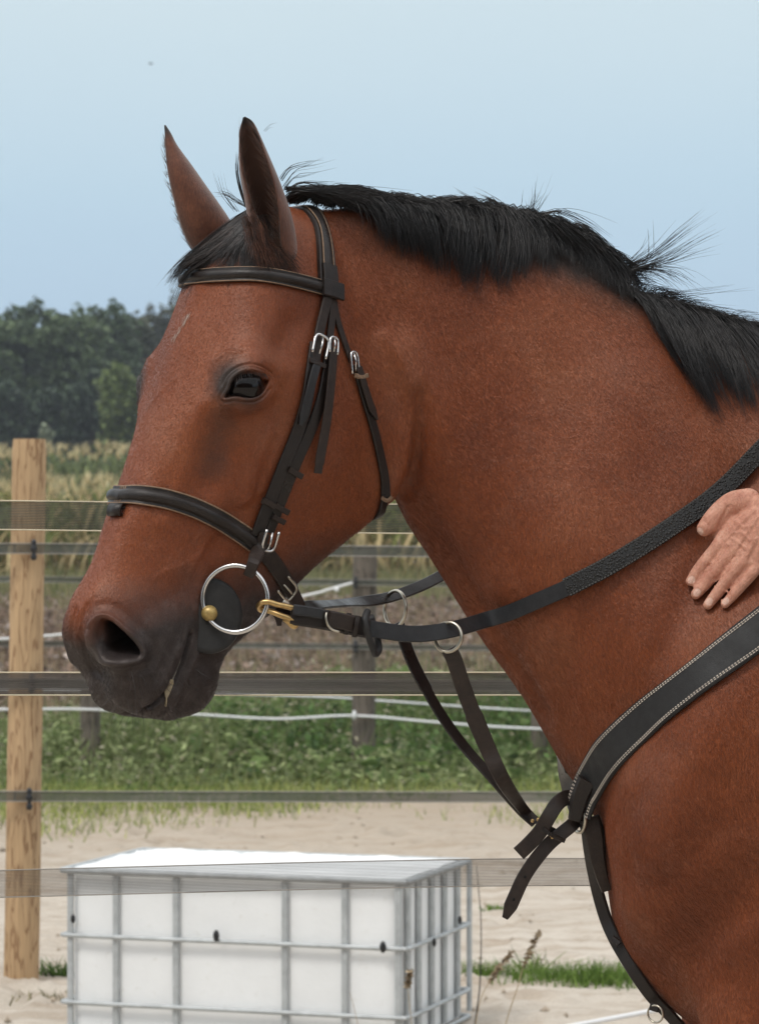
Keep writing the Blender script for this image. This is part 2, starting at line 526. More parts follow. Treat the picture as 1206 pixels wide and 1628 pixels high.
# eye opening and lids
NCACHE = None; set_V(body_me, V); BVH = make_bvh(body_me)
EYE_N = np.array(HL) * 0.86 + np.array(HF) * 0.40 + np.array([0, 0, 0.10])
EYE_N /= np.linalg.norm(EYE_N)
EYE_P = np.array(surf(394, 612)[0])
EYE_PX = [(360,629),(366,616),(371,602),(382,593),(398,589),(413,591),(425,594),(433,598),(428,610),(419,622),(405,630),(390,631),(374,629)]
def eye_fn(s, P2, n, x, y, nn):
    up = P2[:, 1]
    k = -n[None, :] * (smoothstep(0.0005, -0.0030, s) * 0.013)[:, None]
    lid = np.exp(-((s - .0018) / .0014) ** 2) * 0.0012
    fold = np.exp(-((s - .0085) / .0016) ** 2) * smoothstep(-.002, .006, up) * -0.0020
    lidb = np.exp(-((s - .0055) / .0022) ** 2) * smoothstep(-.002, .006, up) * 0.0016
    low = np.exp(-((s - .0052) / .0013) ** 2) * smoothstep(.004, -.004, up) * -0.0016
    low2 = np.exp(-((s - .0095) / .0016) ** 2) * smoothstep(.004, -.004, up) * -0.0004
    return k + nn * (lid + fold + lidb + low + low2)[:, None]
contour_brush(EYE_P, EYE_N, EYE_PX, eye_fn, .05, 1.0)
NCACHE = None
curve_brush([(341,566),(350,557),(362,553),(372,555),(384,560)], 1.7*MM, -2.0*MM)
curve_brush([(343,561),(354,552),(366,549),(378,552)], 1.5*MM, -1.2*MM)
curve_brush([(346,571),(360,560),(376,560)], 2.2*MM, 1.3*MM)
# nostril
NOS_P = np.array(surf(185, 1020)[0])
NOS_N = np.array(HL) * 0.80 + np.array(HF) * 0.58 + np.array([0, 0, -0.05])
NOS_PX = [(152,990),(163,984),(176,989),(190,1001),(206,1017),(219,1036),(217,1046),(200,1049),(180,1050),(160,1046),(147,1030),(145,1008)]
def nos_fn(s, P2, n, x, y, nn):
    n = n / np.linalg.norm(n)
    inw = -n * 0.90 + np.array([0, 0, 0.22]) - np.array(HF) * 0.25
    c3 = P2[:, :1] * x[None, :] + P2[:, 1:] * y[None, :]
    backw = c3 @ -np.array(HF)
    dep = smoothstep(0.0006, -0.0095, s) * (.016 + .060 * smoothstep(-.017, .001, backw))
    rim = np.exp(-((s - .0036) / .0034) ** 2) * 0.0042
    out = np.exp(-((s - .016) / .006) ** 2) * -0.0020
    return inw[None, :] * dep[:, None] + nn * (rim + out)[:, None]
NOS_IN = V.copy()
contour_brush(NOS_P, NOS_N, NOS_PX, nos_fn, .06, .25)
NOS_IN = np.linalg.norm(V - NOS_IN, axis=1)
set_V(body_me, V)
V = laplace(V, E, np.full(len(V), 0.25), 2)
set_V(body_me, V)
body_me.polygons.foreach_set('use_smooth', np.ones(len(body_me.polygons), dtype=bool))
BVH = make_bvh(body_me)
print('HORSE verts', len(V), 'faces', len(body_me.polygons))

# --- coat: masks stored per vertex: black points of a bay horse, painted shade below the eye
Q = to_head(V)
def lin_mask(p0, p1, q0):
    """plane mask in the head's side plane: 0 on the line p0-p1, 1 at q0"""
    a, b, c = (np.array([*hpl(u, v, .05)])[[0, 2]] for u, v in (p0, p1, q0))
    d = (b - a) / np.linalg.norm(b - a); n = np.array([-d[1], d[0]])
    h = (c - a) @ n
    return ((Q[:, [0, 2]] - a) @ n) / h
on_head = smoothstep(.02, -.06, V[:, 0])
muz = np.clip(lin_mask((120, 925), (420, 850), (230, 1010)), 0, 1.4) * on_head
nose_keep = np.exp(-(Q[:, 1] / .022) ** 2) * smoothstep(1.5, 0.4, muz)
muz = muz - 0.55 * nose_keep
eyed = np.zeros(len(V))
for sd in (1, -1):
    W = V if sd > 0 else from_head(Q * np.array([1, -1, 1]))
    eyed = np.maximum(eyed, 1.0 * gauss_at(W, surf(368, 608)[0], .031))
    eyed = np.maximum(eyed, 0.95 * gauss_at(W, surf(393, 616)[0], .027))
    eyed = np.maximum(eyed, 0.45 * np.exp(-(poly_dist(W, np.array([surf(360, 640)[0], surf(345, 700)[0], surf(335, 745)[0]])) / .022) ** 2))  # shade of the hollow below the eye, painted into the coat mask
crest_line = np.array([ah(u, v, y) for u, v, y in ((500,330,2.0),(600,332,2.035),(700,345,2.07),(800,365,2.095),(900,395,2.115),(985,440,2.13),(1090,498,2.14),(1206,532,2.15),(1330,525,2.15))])
crestd = np.exp(-(poly_dist(V, crest_line) / .055) ** 2) * smoothstep(-.1, .05, V[:, 0])
for u_, v_, w_ in ((440,372,.055),(432,345,.055),(340,365,-.05),(330,345,-.05)):
    eyed = np.maximum(eyed, .8 * gauss_at(V, hp(u_, v_, w_), .02))
legs = smoothstep(.66, .45, V[:, 2])
ca = body_me.color_attributes.new('coat', 'FLOAT_COLOR', 'POINT')
cc = np.stack([np.clip(muz, 0, 1.4) / 1.4, np.clip(eyed, 0, 1), np.clip(crestd + legs + smoothstep(.010, .035, NOS_IN), 0, 1), np.ones(len(V))], 1)
ca.data.foreach_set('color', cc.reshape(-1))

# ------------------------------------------------------------------ horse materials
def coat_material():
    t = NT('bay_coat')
    at_ = t.node('ShaderNodeAttribute', attribute_name='coat')
    sp = t.node('ShaderNodeSeparateColor', {0: at_.outputs['Color']})
    o = t.coord()
    big = t.noise(o, 7, 4, .6)
    mid = t.noise(o, 38, 5, .65)
    hair = t.noise(t.coord((900, 900, 160), rot=(0.0, 0.35, 0.0)), 1.0, 3, .6)
    speck = t.noise(o, 420, 3, .7)
    base = t.ramp(big, [(0.30, (.158, .0350, .0092)), (0.52, (.226, .0570, .0170)), (0.72, (.280, .088, .034))])
    base = t.mix(t.node('ShaderNodeMath', {0: mid, 1: .55}, operation='MULTIPLY').outputs[0], base, (.150, .034, .0100))
    hs = t.ramp(hair, [(.32, (.50, .48, .46)), (.5, (.96, .96, .96)), (.70, (1.45, 1.48, 1.55))])
    base = t.mix(.5, base, hs, 'MULTIPLY')
    sk = t.ramp(speck, [(.40, (.78, .78, .78)), (.55, (1, 1, 1)), (.72, (1.28, 1.26, 1.22))])
    base = t.mix(.4, base, sk, 'MULTIPLY')
    # dust caught in the coat
    du = t.ramp(t.noise(o, 11, 6, .72), [(.50, (0, 0, 0)), (.74, (.30, .30, .30))])
    base = t.mix(t.mix(1.0, du, t.ramp(speck, [(.42, (0, 0, 0)), (.68, (1, 1, 1))]), 'MULTIPLY'), base, (.34, .235, .180))
    # muzzle
    mz = t.node('ShaderNodeMath', {0: sp.outputs[0], 1: 1.4}, operation='MULTIPLY')
    mn = t.node('ShaderNodeMath', {0: t.noise(o, 26, 5, .65), 1: .55, 2: -.27}, operation='MULTIPLY_ADD')
    ms = t.node('ShaderNodeMath', {0: mz.outputs[0], 1: mn.outputs[0]}, operation='ADD')
    mf = t.ramp(ms.outputs[0], [(.05, (0, 0, 0)), (.5, (.5, .5, .5)), (1.0, (1, 1, 1))])
    skin = t.ramp(t.noise(o, 55, 6, .7), [(.30, (.016, .012, .0115)), (.52, (.032, .025, .024)), (.68, (.060, .050, .048)), (.80, (.105, .092, .088))])
    base = t.mix(mf, base, skin)
    # round the eye with painted shade below it, black points
    ef = t.node('ShaderNodeMath', {0: sp.outputs[1], 1: mn.outputs[0]}, operation='ADD')
    base = t.mix(t.ramp(ef.outputs[0], [(.12, (0, 0, 0)), (.8, (1, 1, 1))]), base, (.030, .021, .018))
    cf = t.node('ShaderNodeMath', {0: sp.outputs[2], 1: mn.outputs[0]}, operation='ADD')
    base = t.mix(t.ramp(cf.outputs[0], [(.10, (0, 0, 0)), (.75, (1, 1, 1))]), base, (.020, .013, .011))
    # bump: short hair and skin folds
    b1 = t.bump(hair, .0011, .55)
    b2 = t.bump(speck, .0008, .5, b1)
    b3 = t.bump(mid, .0035, .45, b2)
    return t.set(Base_Color=base, Roughness=t.ramp(mid, [(.3, (.33,) * 3), (.7, (.48,) * 3)]), Specular_IOR_Level=.44, Sheen_Weight=.0, Sheen_Roughness=.40, Sheen_Tint=(.80, .50, .36), Specular_Tint=(1.0, .86, .78), Normal=b3)
M_COAT = coat_material()
def simple(name, color, rough=.5, metal=0.0, spec=.5, noise=None, bump=None):
    t = NT(name)
    c = color
    if noise:
        o = t.coord()
        n = t.noise(o, noise[0], 5, .65)
        k = noise[1]
        c = t.ramp(n, [(.3, tuple(x * (1 - k) for x in color)), (.7, tuple(min(1, x * (1 + k)) for x in color))])
        if bump: t.set(Normal=t.bump(n, bump))
    return t.set(Base_Color=c, Roughness=rough, Metallic=metal, Specular_IOR_Level=spec)
M_EYE = simple('eye_black', (.005, .003, .0025), .13, spec=.32)
M_EYE.node_tree.nodes['Principled BSDF'].inputs['Coat Weight'].default_value = .0
M_EYE.node_tree.nodes['Principled BSDF'].inputs['Coat Roughness'].default_value = .03

horse = bpy.data.objects.new('horse', body_me)
body_me.materials.clear(); body_me.materials.append(M_COAT)
col.objects.link(horse)
tag(horse, 'bay horse with black mane wearing a brown bridle, head turned to the left', 'horse')

# eyes
def sphere(name, c, r, mat, parent=None, seg=32, ring=20, scale=(1, 1, 1)):
    vs, fs = [], []
    for i in range(ring + 1):
        a = math.pi * i / ring
        for j in range(seg):
            b = 2 * math.pi * j / seg
            vs.append((r * scale[0] * math.sin(a) * math.cos(b), r * scale[1] * math.sin(a) * math.sin(b), r * scale[2] * math.cos(a)))
    for i in range(ring):
        for j in range(seg):
            k = (j + 1) % seg
            fs.append((i * seg + j, (i + 1) * seg + j, (i + 1) * seg + k, i * seg + k))
    o = new_mesh(name, vs, fs, mat, None, True)
    o.location = c
    if parent: o.parent = parent
    return o
EYE_R = .0225
for sd in (1, -1):
    c = EYE_P - EYE_N * (EYE_R + .0068) + np.array([0, 0, .002])
    if sd < 0: c = from_head(to_head([c]) * np.array([1, -1, 1]))[0]
    sphere('eye', c, EYE_R, M_EYE, horse)

# ears: a cupped shell along a bent axis, open at the front
def ear_material():
    t = NT('ear_coat')
    at_ = t.node('ShaderNodeAttribute', attribute_name='ear')
    sp = t.node('ShaderNodeSeparateColor', {0: at_.outputs['Color']})
    o = t.coord()
    n = t.noise(o, 60, 5, .65); hair = t.noise(t.coord((700, 700, 120)), 1.0, 3, .6)
    c = t.ramp(n, [(.3, (.082, .024, .010)), (.7, (.145, .050, .024))])
    c = t.mix(.8, c, t.ramp(hair, [(.3, (.6, .6, .6)), (.7, (1.25, 1.25, 1.25))]), 'MULTIPLY')
    c = t.mix(sp.outputs[1], c, (.062, .027, .015))      # inside of the cup: darker skin
    c = t.mix(sp.outputs[0], c, (.014, .010, .009))      # black tip and rim
    return t.set(Base_Color=c, Roughness=.6, Specular_IOR_Level=.3, Sheen_Weight=.3, Normal=t.bump(hair, .0012, .6))
M_EAR = ear_material()
def make_ear(axis, opening, lean):
    """axis: list of (pos, half width across, half depth, opening half angle deg)"""
    n_t, n_a = 48, 40
    pos = crspline([a[0] for a in axis], n_t)
    par = crspline([a[1:] for a in axis], n_t)
    vs, msk = [], []
    for layer in (0, 1):
        for i in range(n_t):
            tan = pos[min(i + 1, n_t - 1)] - pos[max(i - 1, 0)]
            tan /= np.linalg.norm(tan)
            o = np.array(opening, float); o -= tan * (o @ tan); o /= np.linalg.norm(o)
            s = np.cross(tan, o)
            wx, wd, ang = par[i]
            th = .0022 + .0015 * (1 - i / n_t)
            for j in range(n_a):
                f = j / (n_a - 1)
                a = R(ang) + f * (2 * math.pi - 2 * R(ang))
                k = 1.0 if layer == 0 else 0.0
                rx = wx - (th if layer else 0); rd = wd - (th if layer else 0)
                # the two lips curl in to a point
                p = pos[i] + s * math.sin(a) * max(rx, .0004) + o * math.cos(a) * max(rd, .0004) * (1.0 if math.cos(a) < 0 else 1.15)
                vs.append(p)
                rim = max(0, 1 - min(f, 1 - f) * 9)
                tipk = float(smoothstep(.76, .95, i / (n_t - 1)))
                msk.append((max(tipk, .35 * rim), .85 * layer * float(smoothstep(.02, .2, min(f, 1 - f))), 0, 1))
    fs = []
    A = lambda i, j: i * n_a + j
    B = lambda i, j: n_t * n_a + i * n_a + j
    for i in range(n_t - 1):
        for j in range(n_a - 1):
            fs.append((A(i, j), A(i, j + 1), A(i + 1, j + 1), A(i + 1, j)))
            fs.append((B(i, j), B(i + 1, j), B(i + 1, j + 1), B(i, j + 1)))
        fs.append((A(i, 0), A(i + 1, 0), B(i + 1, 0), B(i, 0)))
        fs.append((A(i, n_a - 1), B(i, n_a - 1), B(i + 1, n_a - 1), A(i + 1, n_a - 1)))
    for j in range(n_a - 1):
        fs.append((A(n_t - 1, j), A(n_t - 1, j + 1), B(n_t - 1, j + 1), B(n_t - 1, j)))
    o = new_mesh('ear', vs, fs, M_EAR, horse, True)
    ca = o.data.color_attributes.new('ear', 'FLOAT_COLOR', 'POINT')
    ca.data.foreach_set('color', np.array(msk, dtype=float).reshape(-1))
    return o
def hpv(u, v, w): return np.array(hp(u, v, w))
EAR_NEAR = [(hpv(452,425,.050), .016, .016, 30), (hpv(441,392,.054), .0235, .025, 16), (hpv(430,350,.057), .0255, .026, 28), (hpv(418,305,.058), .0230, .022, 44),
            (hpv(406,262,.057), .0192, .018, 54), (hpv(398,225,.055), .0138, .012, 60), (hpv(393,199,.053), .0085, .006, 64), (hpv(388,186,.052), .0015, .0012, 64)]
make_ear(EAR_NEAR, np.array(HF) * .62 + np.array(HL) * .78, 0)
EAR_FAR = [(hpv(352,412,-.046), .016, .016, 30), (hpv(340,380,-.050), .0285, .027, 34), (hpv(318,345,-.054), .031, .028, 44), (hpv(298,305,-.058), .0285, .023, 52),
           (hpv(282,268,-.061), .0220, .017, 58), (hpv(271,236,-.063), .0120, .0095, 62), (hpv(266,214,-.064), .0060, .005, 64), (hpv(262,199,-.065), .0015, .0012, 64)]
make_ear(EAR_FAR, np.array(HF) * .80 - np.array(HL) * .60, 0)

# ================================================================== TACK
def leather_material(name, base, hi, rough=.40):
    t = NT(name)
    o = t.coord()
    n1 = t.noise(o, 90, 6, .7); n2 = t.noise(o, 600, 4, .65); n3 = t.noise(o, 22, 4, .6)
    c = t.ramp(n1, [(.30, base), (.62, tuple((a + b) / 2 for a, b in zip(base, hi))), (.80, hi)])
    rg = t.ramp(n3, [(.3, (rough - .12,) * 3), (.7, (rough + .18,) * 3)])
    b = t.bump(n2, .0006, .6, t.bump(n1, .0012, .6))
    return t.set(Base_Color=c, Roughness=rg, Specular_IOR_Level=.40, Normal=b)
M_LEATHER = leather_material('dark_leather', (.0078, .0054, .0046), (.027, .017, .0125), .36)
M_LEATHER_WORN = leather_material('worn_leather', (.0115, .0070, .0054), (.046, .028, .020), .46)
M_REIN = leather_material('grey_black_rein', (.012, .012, .0135), (.030, .030, .032), .44)
M_STRAP_WIDE = leather_material('grey_black_web', (.012, .0115, .0115), (.024, .0235, .0235), .6)
M_EDGE = simple('tan_edge', (.20, .125, .075), .6, noise=(300, .4))
M_THREAD = simple('cream_thread', (.50, .43, .36), .7, noise=(700, .35), bump=.0004)
M_STEEL = simple('steel', (.62, .61, .60), .24, metal=1.0, noise=(60, .12))
M_STEEL_DULL = simple('dull_nickel', (.50, .46, .38), .30, metal=1.0, noise=(80, .2))
M_BRASS = simple('aged_brass', (.50, .34, .15), .34, metal=1.0, noise=(120, .3))
M_BALL = simple('yellow_bit_end', (.40, .28, .10), .38, metal=.35, noise=(140, .3), bump=.0006)
M_RUBBER = simple('black_rubber', (.014, .0135, .0135), .62, noise=(120, .5), bump=.0005)
def grip_material():
    t = NT('pimpled_rubber')
    v = t.node('ShaderNodeTexVoronoi', {'Vector': t.coord((330, 330, 330)), 'Scale': 1.0})
    h = t.ramp(v.outputs['Distance'], [(.0, (1, 1, 1)), (.55, (0, 0, 0))])
    c = t.ramp(v.outputs['Distance'], [(.0, (.034, .033, .032)), (.6, (.007, .007, .007))])
    return t.set(Base_Color=c, Roughness=.6, Normal=t.bump(h, .0025, 1.0))
M_GRIP = grip_material()

def pth(px, n, closed=False):
    return crspline(np.array(px, float), n, closed)
def cast(u, v):
    h = surf(u, v)
    return None if h[0] is None else (np.array(h[0]), np.array(h[1]))
def on_plane(u, v, p0, nn):
    r = np.array(ray(u, v)); o = np.array(CAM)
    return o + r * (((p0 - o) @ nn) / (r @ nn))
def smooth_path(P, it=2, k=.5, ends=True):
    P = P.copy()
    for _ in range(it):
        M = P.copy()
        M[1:-1] = P[1:-1] * (1 - k) + (P[:-2] + P[2:]) * .5 * k
        P = M
    return P
def on_skin(px, n=60, off=.002, it=3):
    """pixel path laid on the horse: points, normals (path is walked along the visible surface)"""
    P, N = [], []
    for u, v in pth(px, n):
        h = cast(u, v)
        if h is None: continue
        P.append(h[0]); N.append(h[1])
    P, N = np.array(P), smooth_path(np.array(N), 10)
    N /= np.linalg.norm(N, axis=1)[:, None]
    P = smooth_path(P, it) + N * off
    return P, N
def mirror(P): return from_head(to_head(P) * np.array([1, -1, 1]))
def mirror_n(N): return (np.asarray(N) @ HM.T * np.array([1, -1, 1])) @ HM
def resample(P, n, *more):
    d = np.r_[0, np.cumsum(np.linalg.norm(np.diff(P, axis=0), axis=1))]
    t = np.linspace(0, d[-1], n)
    f = lambda A: np.stack([np.interp(t, d, A[:, k]) for k in range(A.shape[1])], 1)
    return [f(A) for A in (P, *more)]
def rect_profile(w, h, bev=.25):
    b = min(w, h) * bev
    x, y = w / 2, h / 2
    return np.array([(-x + b, -y), (x - b, -y), (x, -y + b), (x, y - b), (x - b, y), (0, y * 1.06), (-x + b, y), (-x, y - b), (-x, -y + b)])
def padded_profile(w, h, roll):
    x, y = w / 2, h / 2
    a = [(-x, -y), (x, -y), (x, y * .6), (x * .90, y), (x * .66, y * .75)]
    a += [(x * .60 * math.cos(t), y * .7 + roll * math.sin(t)) for t in np.linspace(.12, math.pi - .12, 9)]
    a += [(-x * .66, y * .75), (-x * .90, y), (-x, y * .6)]
    return np.array(a)
def strap(name, P, N, prof, mat, parent=None, n=None, taper=None, cap=True):
    """sweep prof (across, outwards) along P with outward normals N"""
    P, N = np.asarray(P, float), np.asarray(N, float)
    if n: P, N = resample(P, n, N)
    T = np.gradient(P, axis=0); T /= np.linalg.norm(T, axis=1)[:, None] + 1e-12
    N = N - T * (N * T).sum(1)[:, None]; N /= np.linalg.norm(N, axis=1)[:, None] + 1e-12
    B = np.cross(T, N)
    m = len(prof); vs = []
    for i in range(len(P)):
        k = 1.0 if taper is None else taper(i / (len(P) - 1))
        for a, b in prof: vs.append(P[i] + B[i] * a * k + N[i] * b)
    o = new_mesh(name, vs, grid_faces(len(P), m), mat, parent, True)
    if hasattr(o.data, 'set_sharp_from_angle'): o.data.set_sharp_from_angle(angle=R(38))
    return o
def flat_shade_edges(o, ang=40):
    o.data.set_sharp_from_angle(angle=R(ang)) if hasattr(o.data, 'set_sharp_from_angle') else None
    return o
def tube(name, P, r, mat, parent=None, seg=10, closed=False, taper=None):
    P = np.asarray(P, float)
    n = len(P)
    if closed: T = np.roll(P, -1, 0) - np.roll(P, 1, 0)
    else: T = np.gradient(P, axis=0)
    T /= np.linalg.norm(T, axis=1)[:, None] + 1e-12
    ref = np.array([0, 0, 1.0]) if abs(T[0][2]) < .9 else np.array([1.0, 0, 0])
    A = np.cross(T[0], ref); A /= np.linalg.norm(A)
    vs = []
    for i in range(n):
        A = A - T[i] * (A @ T[i]); A /= np.linalg.norm(A) + 1e-12
        Bv = np.cross(T[i], A)
        rr = r if taper is None else r * taper(i / (n - 1))
        for k in range(seg):
            t = 2 * math.pi * k / seg
            vs.append(P[i] + (A * math.cos(t) + Bv * math.sin(t)) * rr)
    fs = grid_faces(n, seg, True, not closed)
    if closed: fs += [((n - 1) * seg + j, (n - 1) * seg + (j + 1) % seg, (j + 1) % seg, j) for j in range(seg)]
    return new_mesh(name, vs, fs, mat, parent, True)
def stitches(name, P, N, offs, mat, parent, step=.0042, r=.00055, lift=0.0):
    """thread: rows of short raised dashes along a strap, offs = distances from its middle line"""
    L = np.linalg.norm(np.diff(P, axis=0), axis=1).sum()
    n = max(4, int(L / step) * 2)
    P, N = resample(P, n, N)
    T = np.gradient(P, axis=0); T /= np.linalg.norm(T, axis=1)[:, None]
    N = N - T * (N * T).sum(1)[:, None]; N /= np.linalg.norm(N, axis=1)[:, None]
    B = np.cross(T, N)
    vs, fs = [], []
    for of in offs:
        for i in range(0, n - 1, 2):
            a = P[i] + B[i] * of + N[i] * lift; b = P[i] + T[i] * step * .68 + B[i] * of + N[i] * lift
            mid = (a + b) / 2 + N[i] * r * 1.2
            k = len(vs)
            vs += [a - B[i] * r, a + B[i] * r, mid - B[i] * r, mid + B[i] * r, b - B[i] * r, b + B[i] * r]
            fs += [(k, k + 1, k + 3, k + 2), (k + 2, k + 3, k + 5, k + 4)]
    o = new_mesh(name, vs, fs, mat, parent)
    o['kind'] = 'stuff'
    return o
def U_path(c, x, y, w, h, n=14, square=.5):
    """an open buckle bow: c centre, x across, y along"""
    pts = [(-w, -h), (-w, h * .4), (-w * .7, h * .9), (0, h), (w * .7, h * .9), (w, h * .4), (w, -h)]
    return crspline([c + x * a + y * b for a, b in pts], n * 2)
def frame_path(c, x, y, w, h, n=40):
    t = np.linspace(0, 2 * math.pi, n, endpoint=False)
    se = lambda v, p=.55: np.sign(v) * np.abs(v) ** p
    return np.array([c + x * w * se(math.cos(a)) + y * h * se(math.sin(a)) for a in t])
def skin_frame(u, v, du, dv, lift=.004):
    """centre, across, along, out for a fitting lying on the horse at a pixel, along the pixel direction (du, dv)"""
    p, nn = cast(u, v)
    q = on_plane(u + du, v + dv, p, nn)
    y = q - p; nn = nn / np.linalg.norm(nn); y = y - nn * (y @ nn); y /= np.linalg.norm(y)
    x = np.cross(y, nn)
    return p + nn * lift, x, y, nn

def free_path(px, n):
    """(u, v, Y) control points -> 3D path; Y None takes the horse surface"""
    P = []
    for u, v, Y in px:
        if Y is None:
            p, nn = cast(u, v); P.append(p + nn * .006)
        else: P.append(np.array(at(u, v, Y)))
    return crspline(P, n)
def face_cam(P, tilt=0.0):
    N = np.array(CAM) - P; N /= np.linalg.norm(N, axis=1)[:, None]
    return N + np.array([0, 0, tilt])
# ---------------------------------------------------------------- bridle
bridle = empty('bridle', tuple(hp(450, 330, 0)))
tag(bridle, 'dark brown leather bridle buckled on the bay horse head', 'bridle')
def B_(o): return adopt(o, bridle)
# noseband: from the middle of the nose round to under the jaw, both sides
def both_sides(px, n, off, mid=True):
    P, N = on_skin(px, n, off)
    Q_ = to_head(P)
    if mid:
        Q_[0, 1] = 0.0
        P = from_head(Q_)
        N[0] = from_head([to_head([N[0] + HO_])[0] * np.array([1, 0, 1])])[0] - HO_
    P2, N2 = mirror(P)[::-1], mirror_n(N)[::-1]
    if mid: P, N = np.concatenate([P2[:-1], P]), np.concatenate([N2[:-1], N])
    else: P, N = np.concatenate([P2, P]), np.concatenate([N2, N])
    N = smooth_path(N, 4); N /= np.linalg.norm(N, axis=1)[:, None]
    return smooth_path(P, 4), N
NB_PX = [(187,790),(205,788),(235,789),(270,795),(310,808),(350,827),(380,846),(402,862)]
P, N = both_sides(NB_PX, 70, .0030)
nb = B_(strap('noseband', P, N, padded_profile(.0225, .0035, .0050), M_LEATHER, None, 150))
fl = new_mesh
for sgn in (-1, 1):
    P_, N_ = resample(P, 150, N)
    T_ = np.gradient(P_, axis=0); T_ /= np.linalg.norm(T_, axis=1)[:, None]
    Bn = np.cross(T_, N_)
    o = tube('edge_piping', P_ + Bn * sgn * .0108 + N_ * .0010, .0011, M_EDGE, None, 6); o.parent = nb
# the small flash loop under the middle of the noseband
c = np.array(surf(188, 812)[0]) ; nn = np.array(HF) * .7 + np.array(HL) * .35 + np.array([0, 0, .25]); nn /= np.linalg.norm(nn)
ax = np.array(HL) * .95 - np.array(HF) * .1; ax /= np.linalg.norm(ax)
yy = np.cross(nn, ax)
ring_pts = np.array([c + nn * (.004 + .0062 * math.cos(a)) + yy * .0085 * math.sin(a) for a in np.linspace(0, 2 * math.pi, 28, endpoint=False)])
vs, fs = [], []
nR = len(ring_pts); cen = c + nn * .004
for i, p in enumerate(ring_pts):
    o_ = (p - cen); o_ /= np.linalg.norm(o_)
    for a, b in ((-.0125, 0), (.0125, 0), (.0125, -.0028), (-.0125, -.0028)): vs.append(p + ax * a + o_ * b)
for i in range(nR):
    k = (i + 1) % nR
    for j in range(4): fs.append((i * 4 + j, i * 4 + (j + 1) % 4, k * 4 + (j + 1) % 4, k * 4 + j))
B_(new_mesh('flash_loop', vs, fs, M_LEATHER, None, True))
# chin strap of the noseband
CS_PX = [(402,862),(425,884),(445,912),(462,940),(472,955)]
P, N = on_skin(CS_PX, 40, .0025)
for P_, N_ in ((P, N), (mirror(P), mirror_n(N))):
    B_(strap('chin_strap', P_, N_, rect_profile(.020, .0045), M_LEATHER_WORN, None, 40))
A0, A1 = P[-1], mirror(P[-1:])[0]
low = (A0 + A1) / 2 + np.array([.03, .0, -.035])
arc = crspline([A0, A0 * .6 + low * .4 + np.array([.006, 0, -.008]), low, A1 * .6 + low * .4 + np.array([.006, 0, -.008]), A1], 30)
arcn = arc - ((A0 + A1) / 2 + np.array([-.06, 0, .05])); arcn /= np.linalg.norm(arcn, axis=1)[:, None]
B_(strap('chin_strap', arc, arcn, rect_profile(.020, .0045), M_LEATHER_WORN, None, 40))
# browband
BB_PX = [(334,440),(350,439),(375,438),(405,438),(435,441),(470,448),(505,457),(532,465)]
P, N = both_sides(BB_PX, 70, .0035)
bb = B_(strap('browband', P, N, padded_profile(.0185, .0036, .0048), M_LEATHER, None, 160))
P_, N_ = resample(P, 160, N)
T_ = np.gradient(P_, axis=0); T_ /= np.linalg.norm(T_, axis=1)[:, None]
Bn = np.cross(T_, N_)
for sgn in (-1, 1):
    o = tube('edge_piping', P_ + Bn * sgn * .0088 + N_ * .0012, .0008, M_EDGE, None, 6); o.parent = bb
# headpiece over the poll
HPX = [(472,318),(488,330),(502,348),(511,372),(515,400),(517,430),(519,458)]
P, N = on_skin(HPX, 50, .0030)
Pm = np.concatenate([mirror(P)[::-1], P]); Nm = np.concatenate([mirror_n(N)[::-1], N])
Pm = smooth_path(resample(Pm, 140, Nm)[0], 12); Nm = smooth_path(resample(np.concatenate([mirror(P)[::-1], P]), 140, Nm)[1], 12)
hd = B_(strap('headpiece', Pm, Nm, padded_profile(.028, .0055, .0035), M_LEATHER, None, 140))
T_ = np.gradient(Pm, axis=0); T_ /= np.linalg.norm(T_, axis=1)[:, None]
Nq = Nm - T_ * (Nm * T_).sum(1)[:, None]; Nq /= np.linalg.norm(Nq, axis=1)[:, None]
Bn = np.cross(T_, Nq)
for sgn in (-1, 1):
    o = tube('edge_piping', Pm + Bn * sgn * .0085 + Nq * .0032, .0009, M_EDGE, None, 6); o.parent = hd
# browband loop round the headpiece
for mir in (False, True):
    P, N = on_skin([(505,458),(520,462),(536,468)], 14, .0095, 1)
    if mir: P, N = mirror(P), mirror_n(N)
    B_(strap('browband_loop', P, N, rect_profile(.021, .004), M_LEATHER, None, 16))
    P, N = on_skin([(517,424),(519,442),(519,455)], 14, .0070, 1)
    if mir: P, N = mirror(P), mirror_n(N)
    B_(strap('keeper', P, N, rect_profile(.024, .004), M_LEATHER, None, 12))
def near_far(name, px, prof, mat, off, n=60, taper=None):
    out = None
    for mir in (False, True):
        P, N = on_skin(px, n, off)
        if mir: P, N = mirror(P), mirror_n(N)
        o = B_(strap(name, P, N, prof, mat, None, n, taper))
        out = out or o
    return out
# billets with holes down to the buckles
near_far('billet', [(517,468),(512,490),(506,515),(500,545),(497,575)], rect_profile(.0135, .0035), M_LEATHER_WORN, .0055)
near_far('billet', [(526,470),(525,500),(522,530),(519,560)], rect_profile(.0100, .0030), M_LEATHER_WORN, .0035)
